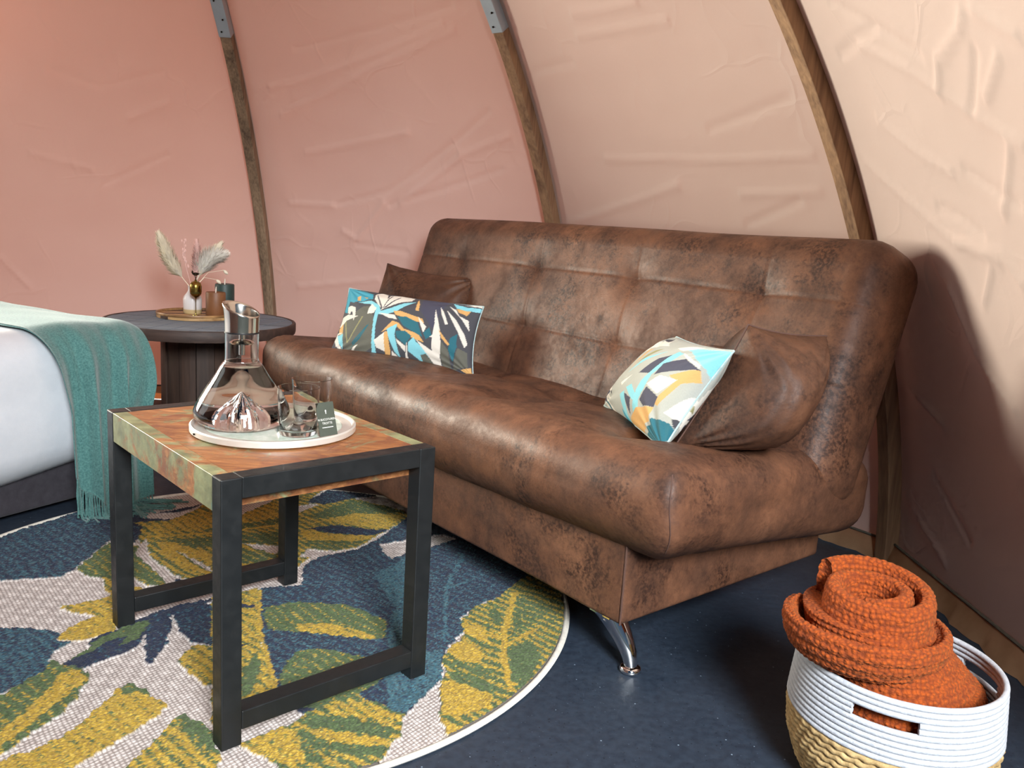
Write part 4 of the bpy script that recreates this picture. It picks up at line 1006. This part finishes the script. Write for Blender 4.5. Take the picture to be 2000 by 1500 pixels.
# ================================================================== cable spool table
SPC = np.array([-1.252, 3.305, 0.0])
SP_TOP = m_wood('spool_plank_grey', (78, 90, 102), (132, 146, 158), 1.0, 'x', 0.8, (0.3, 0.7), 7)
SP_DARK = m_wood('spool_dark_stain', (38, 28, 24), (84, 62, 50), 1.0, 'z', 0.6, (0.3, 0.7), 7)
SP_RIM = m_wood('spool_rim', (44, 33, 29), (78, 60, 52), 1.0, 'x', 0.6)
def chord_plank(c, R, a, b, z0, z1, ang, n=10):
    """piece of a disc between two parallel chords at offsets a..b"""
    e = np.array([math.cos(ang), math.sin(ang), 0]); f = np.array([-math.sin(ang), math.cos(ang), 0])
    ys = np.linspace(a, b, n); hw = np.sqrt(np.clip(R * R - ys ** 2, 0, None))
    pts = [c + f * y + e * w for y, w in zip(ys, hw)] + [c + f * y - e * w for y, w in zip(ys[::-1], hw[::-1])]
    m = len(pts); V = [p + EZ * z1 for p in pts] + [p + EZ * z0 for p in pts]
    F = [tuple(range(m)), tuple(range(2 * m - 1, m - 1, -1))] + [(k, m + k, m + (k + 1) % m, (k + 1) % m) for k in range(m)]
    return V, F
def make_spool():
    t = thing('spool_table', 'round side table made from a dark wooden cable spool beside the bed', 'table', tuple(SPC))
    R = 0.362; ang = math.radians(84)
    for (z0, z1, nm, mt) in ((0.462, 0.4985, 'top_plank', SP_TOP), (0.0, 0.035, 'bottom_plank', SP_DARK)):
        edges = np.linspace(-(R - 0.014), R - 0.014, 10)
        for a, b in zip(edges[:-1], edges[1:]):
            a2, b2 = a + 0.0022, b - 0.0022
            o = obj(nm, chord_plank(SPC, R - 0.012, a2, b2, z0, z1, ang), mt, t, smooth=False); bevel(o, 0.0015, 1)
        obj(nm.split('_')[0] + '_rim', lathe(SPC, [(R - 0.0125, z0 - 0.004), (R, z0 - 0.004), (R + 0.002, z0 + 0.004), (R + 0.002, z1 - 0.003), (R - 0.001, z1 + 0.001), (R - 0.010, z1 + 0.001), (R - 0.0125, z1 - 0.002), (R - 0.0125, z0 - 0.004)], 96), SP_RIM, t)
    n = 14; r0, r1 = 0.134, 0.150
    for k in range(n):
        a0 = 2 * PI * (k + 0.03) / n; a1 = 2 * PI * (k + 0.97) / n; aa = np.linspace(a0, a1, 4); V = []
        for z in (0.035, 0.462):
            for r in (r0, r1 + 0.003 * ((k * 7) % 3 - 1)):
                V += [SPC + np.array([r * math.cos(x), r * math.sin(x), z]) for x in aa]
        q = lambda zi, ri, j: zi * 8 + ri * 4 + j
        F = [(q(0, 1, j), q(0, 1, j + 1), q(1, 1, j + 1), q(1, 1, j)) for j in range(3)] + [(q(0, 0, j + 1), q(0, 0, j), q(1, 0, j), q(1, 0, j + 1)) for j in range(3)]
        F += [(q(0, 0, 0), q(0, 1, 0), q(1, 1, 0), q(1, 0, 0)), (q(0, 1, 3), q(0, 0, 3), q(1, 0, 3), q(1, 1, 3))]
        obj('stave', (V, F), SP_DARK, t, smooth=False)
    obj('core', disc_prism(SPC + [0, 0, 0.03], r0 - 0.002, 0.435, 40), SP_DARK, t)
make_spool()
TZ = 0.4998
def make_wood_tray():
    c = np.array([-1.305, 3.385, TZ])
    t = thing('wooden_tray', 'round wooden tray with pale and dark strips on the spool table', 'tray', tuple(c))
    pale = m_wood('pale_strip', (150, 112, 70), (206, 168, 116), 1, 'x', 0.5); dark = m_wood('walnut_strip', (44, 28, 22), (80, 54, 40), 1, 'x', 0.5)
    R = 0.150; ed = [-R * 0.999, -0.095, -0.055, 0.0, 0.035, 0.085, R * 0.999]
    for k, (a, b) in enumerate(zip(ed[:-1], ed[1:])):
        obj('wood_strip', chord_plank(c, R, a + 0.0003, b - 0.0003, 0.0, 0.012, math.radians(28)), (pale, dark)[k % 2], t, smooth=False)
    obj('raised_edge', lathe(c, [(R - 0.008, 0.011), (R + 0.001, 0.011), (R + 0.003, 0.016), (R + 0.001, 0.021), (R - 0.005, 0.021), (R - 0.008, 0.016), (R - 0.008, 0.011)], 72), m_wood('tray_edge', (92, 60, 36), (190, 146, 94), 0.6, 'x', 0.45), t)
    return c
WT = make_wood_tray(); WZ = TZ + 0.0125
def plume(G, base, tip, width, bend, nh, length, droop=0.0):
    base = np.array(base); tip = np.array(tip); k = np.linspace(0, 1, 14)
    ax = base[None] * (1 - k)[:, None] + tip[None] * k[:, None] + np.outer(np.sin(k * PI), np.array(bend))
    G.add(*tube(ax, 0.0016, 5))
    for i in range(nh):
        s = random.uniform(0.28, 1.0); j = s * 13; a = int(min(12, j)); f = j - a
        p = ax[a] * (1 - f) + ax[a + 1] * f; d = ax[a + 1] - ax[a]; d /= np.linalg.norm(d)
        r = np.random.default_rng(i + nh).normal(size=3); r -= d * (r @ d); r /= np.linalg.norm(r)
        wv = width * math.sin(min(1, (1.03 - s) * 1.9 + 0.12) * PI / 2) * random.uniform(0.5, 1.1)
        ln = length * random.uniform(0.7, 1.2)
        q = p + r * wv * 0.45 + d * ln * 0.5; e = p + r * wv + d * ln - EZ * droop * random.random()
        sd = np.cross(d, r) * 0.0030
        G.add([p - sd, p + sd, q + sd * 1.4, q - sd * 1.4, e], [(0, 1, 2, 3), (3, 2, 4)])
def make_vase():
    c = np.array([-1.322, 3.392, WZ])
    t = thing('bud_vase', 'white bottle vase holding dried pampas grass on the wooden tray', 'vase', tuple(c))
    body = [(0, 0), (0.033, 0.0), (0.036, 0.004), (0.0365, 0.058), (0.033, 0.070), (0.022, 0.084), (0.0165, 0.094), (0.0165, 0.108), (0.0190, 0.112), (0.0150, 0.112), (0.0135, 0.104), (0.014, 0.094), (0.019, 0.083), (0.03, 0.069), (0.0335, 0.057), (0.033, 0.006), (0, 0.006)]
    nb = NB('ceramic_white'); v = nb.coord(); sp = nb.n.new('ShaderNodeSeparateXYZ'); nb.nt.links.new(v, sp.inputs[0])
    nb.set(Base_Color=nb.ramp(sp.outputs[2], [(0.016, srgb(206, 184, 138)), (0.020, srgb(232, 228, 226))]), Roughness=0.28)
    obj('vase_body', lathe(c, body, 40), nb.m, t)
    cream = simple('pampas_cream', (248, 236, 212), 0.95); white = simple('pampas_white', (250, 242, 230), 0.95); pink = simple('dried_pink', (240, 200, 190), 0.9)
    top = c + [0, 0, 0.095]
    X = np.array([0.93, 0.36, 0])       # to the right as seen from the room
    G = Geo(); plume(G, top, top + X * -0.110 + EZ * 0.185, 0.040, X * -0.012, 1300, 0.050); obj('pampas_plume', G, cream, t, smooth=False)
    G = Geo(); plume(G, top, top + X * 0.088 + EZ * 0.135, 0.054, EZ * 0.030, 1600, 0.056); obj('pampas_plume', G, white, t, smooth=False)
    G = Geo(); plume(G, top, top + X * 0.090 + EZ * 0.165, 0.032, EZ * 0.014, 900, 0.044); obj('pampas_plume', G, cream, t, smooth=False)
    G = Geo(); plume(G, top, top + X * 0.018 + EZ * 0.180, 0.028, X * 0.006, 420, 0.030); obj('dried_fern', G, pink, t, smooth=False)
    # budding pink sprig
    G = Geo(); tip = top + X * -0.030 + EZ * 0.195; G.add(*tube([top, (top + tip) / 2 + X * -0.01, tip], 0.0014, 5))
    for k in range(26):
        s = random.uniform(0.45, 1.0); p = top * (1 - s) + tip * s + X * (-0.01 * math.sin(s * PI)) + np.array([random.uniform(-.008, .008), random.uniform(-.008, .008), random.uniform(-.004, .008)])
        V, F = lathe(p, [(0, -0.005), (0.0032, 0), (0.0022, 0.006), (0, 0.009)], 6); G.add(V, F)
    obj('budding_sprig', G, pink, t)
    for dx, dz, ln in ((0.092, 0.045, 0.03), (0.120, 0.085, 0.03)):
        G = Geo(); p = top + X * dx + EZ * dz; G.add(*tube([top, (top + p) / 2 + EZ * 0.03, p], 0.0010, 5))
        k = np.linspace(0, 1, 9); q = p + np.outer(k, X * 0.6 - EZ * 0.55) * ln; G.add(*tube(q, 0.0010 + 0.0062 * np.sin(k * PI) ** 0.7, 8))
        obj('bunny_tail', G, cream, t)
make_vase()
def candle(c, r, h, rgb, lab):
    c = np.array(c); t = thing('pillar_candle', lab, 'candle', tuple(c), 'pillar candles on the wooden tray')
    m = simple('wax_%d' % rgb[0], rgb, 0.5)
    obj('wax', lathe(c, [(0, 0), (r - 0.001, 0), (r, 0.002), (r, h - 0.004), (r - 0.002, h), (r - 0.006, h - 0.001), (r * 0.4, h - 0.005), (0, h - 0.006)], 40), m, t)
    obj('wick', tube([c + [0, 0, h - 0.008], c + [0.0008, 0, h + 0.010], c + [0.002, 0, h + 0.022]], [0.0022, 0.003, 0.001], 6), simple('wick_white', (236, 226, 210), 0.8), t)
candle((-1.222, 3.378, WZ), 0.0385, 0.094, (128, 84, 52), 'short brown pillar candle on the wooden tray')
candle((-1.215, 3.462, WZ), 0.0385, 0.122, (46, 66, 62), 'tall dark green pillar candle behind the brown one')
def make_snuffer():
    c = np.array([-1.280, 3.318, WZ])
    t = thing('brass_ornament', 'small brass goblet ornament with a bird on its lid before the vase', 'ornament', tuple(c))
    obj('goblet', lathe(c, [(0, 0), (0.013, 0), (0.012, 0.003), (0.003, 0.006), (0.0016, 0.012), (0.0016, 0.066), (0.004, 0.072), (0.014, 0.079), (0.021, 0.088), (0.0225, 0.098), (0.0225, 0.112)], 32), BRASS, t)
    lid = obj('lid', lathe(c, [(0.0226, 0.110), (0.0226, 0.120), (0.019, 0.131), (0.010, 0.137), (0.004, 0.139), (0.005, 0.143), (0, 0.146)], 32), BRASS, t)
    X = np.array([0.93, 0.36, 0]); p = c + EZ * 0.166
    G = Geo(); k = np.linspace(0, 1, 12); q = p + np.outer(k - 0.4, X) * 0.034 + np.outer(0.010 * (k - 0.4) ** 2, EZ)
    G.add(*tube(q, 0.0005 + 0.0058 * np.sin(np.clip(k * 1.25, 0, 1) * PI) ** 0.8, 8))
    G.add(*tube([p - X * 0.010, p - X * 0.012 + EZ * 0.007, p - X * 0.012 + EZ * 0.012], [0.003, 0.0036, 0.0025], 8))
    G.add(*tube([p - X * 0.012 + EZ * 0.011, p - X * 0.013 + EZ * 0.018], [0.0012, 0.0003], 5))
    for s in (-0.003, 0.003): G.add(*tube([c + EZ * 0.143, c + X * s + EZ * 0.162], 0.0012, 5))
    obj('bird', G, BRONZE, lid)
make_snuffer()

# ================================================================== rope basket and rolled blanket
BKC = np.array([0.707, 1.356, 0.0])
ROPE_W = m_cloth('white_cotton_rope', (162, 166, 174), (188, 191, 197), 120, 0.9, 0.5, 260, 0.1); GRASS = m_cloth('seagrass', (132, 104, 62), (206, 176, 124), 55, 0.85, 0.6, 140, 0.0)
def bk_r(z):
    return float(np.interp(z, [0, 0.03, 0.08, 0.14, 0.24], [0.128, 0.148, 0.166, 0.172, 0.163]))
def make_basket():
    t = thing('rope_basket', 'round basket of white rope over seagrass at the lower right corner', 'basket', tuple(BKC))
    pitch = 0.0096; z = 0.235; k = 0
    slots = [math.radians(-120), math.radians(6)]         # middle of each handle slot
    while k < 11:
        r = bk_r(z); rad = 0.0053
        a = np.linspace(0, 2 * PI, 144, endpoint=False)
        if k in (3, 4):                                       # these rounds are cut by the two handle openings
            hw = 0.30
            for s0, s1 in ((slots[0] + hw, slots[1] - hw), (slots[1] + hw, slots[0] - hw + 2 * PI)):
                aa = np.linspace(s0, s1, 70)
                obj('white_rope', tube(BKC + np.stack([r * np.cos(aa), r * np.sin(aa), 0 * aa + z], 1), rad, 10), ROPE_W, t)
        else:
            obj('white_rope', tube(BKC + np.stack([r * np.cos(a), r * np.sin(a), 0 * a + z], 1), rad, 10, True), ROPE_W, t)
        z -= pitch; k += 1
    z -= 0.001
    while z > 0.008:
        r = bk_r(z) - 0.001; m = 220; a = np.linspace(0, 2 * PI, m, endpoint=False)
        V, F = tube(BKC + np.stack([r * np.cos(a), r * np.sin(a), 0 * a + z], 1), 0.0068, 10, True)
        V = V.reshape(m, 10, 3); c = V.mean(1, keepdims=True)
        tw = 1 + 0.20 * np.sin(a[:, None] * 46 + np.arange(10)[None] * 2 * PI / 10 + z * 900)       # twisted strands
        V = c + (V - c) * tw[..., None]
        obj('seagrass_coil', (V.reshape(-1, 3), F), GRASS, t); z -= 0.0118
    obj('bottom', disc_prism(BKC + [0, 0, 0.001], 0.128, 0.008, 48), GRASS, t)
make_basket()
def m_knit():
    nb = NB('orange_chenille'); v = nb.coord()
    vo = nb.n.new('ShaderNodeTexVoronoi'); vo.inputs['Scale'].default_value = 125; vo.inputs['Randomness'].default_value = 0.6
    nb.put(vo.inputs['Vector'], nb.coord('Object', (1, 1, 1.0)))
    puff = nb.ramp(vo.outputs['Distance'], [(0.0, g(1)), (0.75, g(0))])
    c = nb.mix(puff, srgb(104, 38, 3), srgb(180, 80, 8))
    c = nb.mix(nb.math('MULTIPLY', nb.noise(v, 380, 3), 0.35), c, srgb(146, 64, 8))
    nb.set(Base_Color=c, Roughness=0.95); nb.b.inputs['Sheen Weight'].default_value = 0.12; nb.b.inputs['Sheen Tint'].default_value = srgb(240, 150, 60)
    nb.bump(nb.math('ADD', puff, nb.math('MULTIPLY', nb.noise(v, 300, 3), 0.6)), 0.7, 0.006); return nb.m
def knit(V, nu, nv, ku, kv, amp, N=None):
    """raised stitches: rows of puffs on a grid surface"""
    P = V.reshape(nu, nv, 3); du = np.gradient(P, axis=0); dv = np.gradient(P, axis=1); n = np.cross(du, dv); n /= np.linalg.norm(n, axis=2, keepdims=True) + 1e-9
    a = np.arange(nu)[:, None] / nu * ku; b = np.arange(nv)[None] / nv * kv
    h = np.abs(np.sin(b * PI)) ** 0.7 * (0.55 + 0.45 * np.abs(np.sin((a + 0.5 * (np.floor(b) % 2)) * PI)) ** 0.7)
    return (P + n * (h * amp)[..., None]).reshape(-1, 3)
def make_blanket():
    K = m_knit(); rc = np.array([0.650, 1.362, 0.0])
    t = thing('knitted_blanket', 'rust orange chunky blanket rolled up in the rope basket', 'blanket', tuple(BKC + [0, 0, 0.02]))
    # body filling the basket and sloping up to the roll
    nu, nv = 300, 90; a = np.linspace(0, 2 * PI, nu, endpoint=False); k = np.linspace(0, 1, nv); A, Kk = np.meshgrid(a, k, indexing='ij')
    zb, zt = 0.10, 0.315
    z = zb + (zt - zb) * Kk
    cx = BKC[0] + (rc[0] - 0.01 - BKC[0]) * np.clip((Kk - 0.45) / 0.55, 0, 1) ** 0.9; cy = BKC[1] + (rc[1] + 0.012 - BKC[1]) * Kk
    r = 0.145 + (0.098 - 0.145) * np.clip((Kk - 0.40) / 0.60, 0, 1) ** 0.9
    r = r * (1 + 0.025 * np.sin(A * 3 + 1) + 0.015 * np.sin(A * 5 + Kk * 4))
    V = np.stack([cx + r * np.cos(A), cy + r * np.sin(A), z], -1).reshape(-1, 3)
    V = knit(V, nu, nv, 60, 22, 0.005); F = gridF(nu, nv, True, False)
    V = np.concatenate([V, [[rc[0], rc[1] + 0.01, zt]]]); cap = [(i * nv + nv - 1, ((i + 1) % nu) * nv + nv - 1, nu * nv) for i in range(nu)]
    obj('drape', (V, F.tolist() + cap), K, t, sharp=False)
    # collar: the turned-out fold that wraps round the roll
    nu, nv = 320, 46; a = np.linspace(-4.35, 2.35, nu); b = np.linspace(0, 2 * PI, nv, endpoint=False); A, Bb = np.meshgrid(a, b, indexing='ij')
    taper = np.clip(np.minimum((A - a[0]) / 0.5, (a[-1] - A) / 1.1), 0.12, 1) ** 0.6
    R = 0.112 + 0.018 * np.clip(np.cos(A - math.radians(205)), 0, 1); zc = 0.270 + 0.030 * np.sin(A - math.radians(-70)) * -0.25 + 0.020 * (A + 4.35) / 6.7 - 0.004
    tilt = 0.55; w, hgt = 0.016 * taper, 0.040 * taper
    lr = w * np.cos(Bb); lz = hgt * np.sin(Bb)
    rr = R + lr * math.cos(tilt) - lz * math.sin(tilt) * -0.35; zz = zc + lz * math.cos(tilt) * 0.9 + lr * 0.3
    V = np.stack([rc[0] - 0.002 + rr * np.cos(A), rc[1] + rr * np.sin(A), zz], -1).reshape(-1, 3)
    V = knit(V, nu, nv, 62, 10, 0.005); F = gridF(nu, nv, False, True).tolist() + [tuple(range(nv))[::-1], tuple((nu - 1) * nv + q for q in range(nv))]
    obj('fold', (V, F), K, t, sharp=False)
    # the roll itself: a spiral of thick cloth
    nu, nv = 420, 40; a = np.linspace(0, 3.55 * PI, nu); s = a / a[-1]
    A = np.broadcast_to(a[:, None], (nu, nv)); Sx = np.broadcast_to(s[:, None], (nu, nv)); b = np.linspace(0, 2 * PI, nv, endpoint=False); Bb = np.broadcast_to(b[None], (nu, nv))
    ph = math.radians(-150)
    R = 0.030 + 0.062 * Sx ** 0.8; half = 0.050 + 0.006 * np.sin(A * 1.3); th = 0.0115
    zc = 0.318 - 0.012 * (1 - Sx) + 0.010 * np.cos(A + ph - math.radians(60))
    ca, sa = np.cos(Bb), np.sin(Bb)
    lr = th * np.sign(ca) * np.abs(ca) ** 0.6; lz = half * np.sign(sa) * np.abs(sa) ** 0.75
    V = np.stack([rc[0] + (R + lr) * np.cos(A + ph) * 1.06, rc[1] + (R + lr) * np.sin(A + ph), zc + lz], -1).reshape(-1, 3)
    V = knit(V, nu, nv, 74, 14, 0.004); F = gridF(nu, nv, False, True).tolist() + [tuple(range(nv))[::-1], tuple((nu - 1) * nv + q for q in range(nv))]
    obj('roll', (V, F), K, t, sharp=False)
make_blanket()
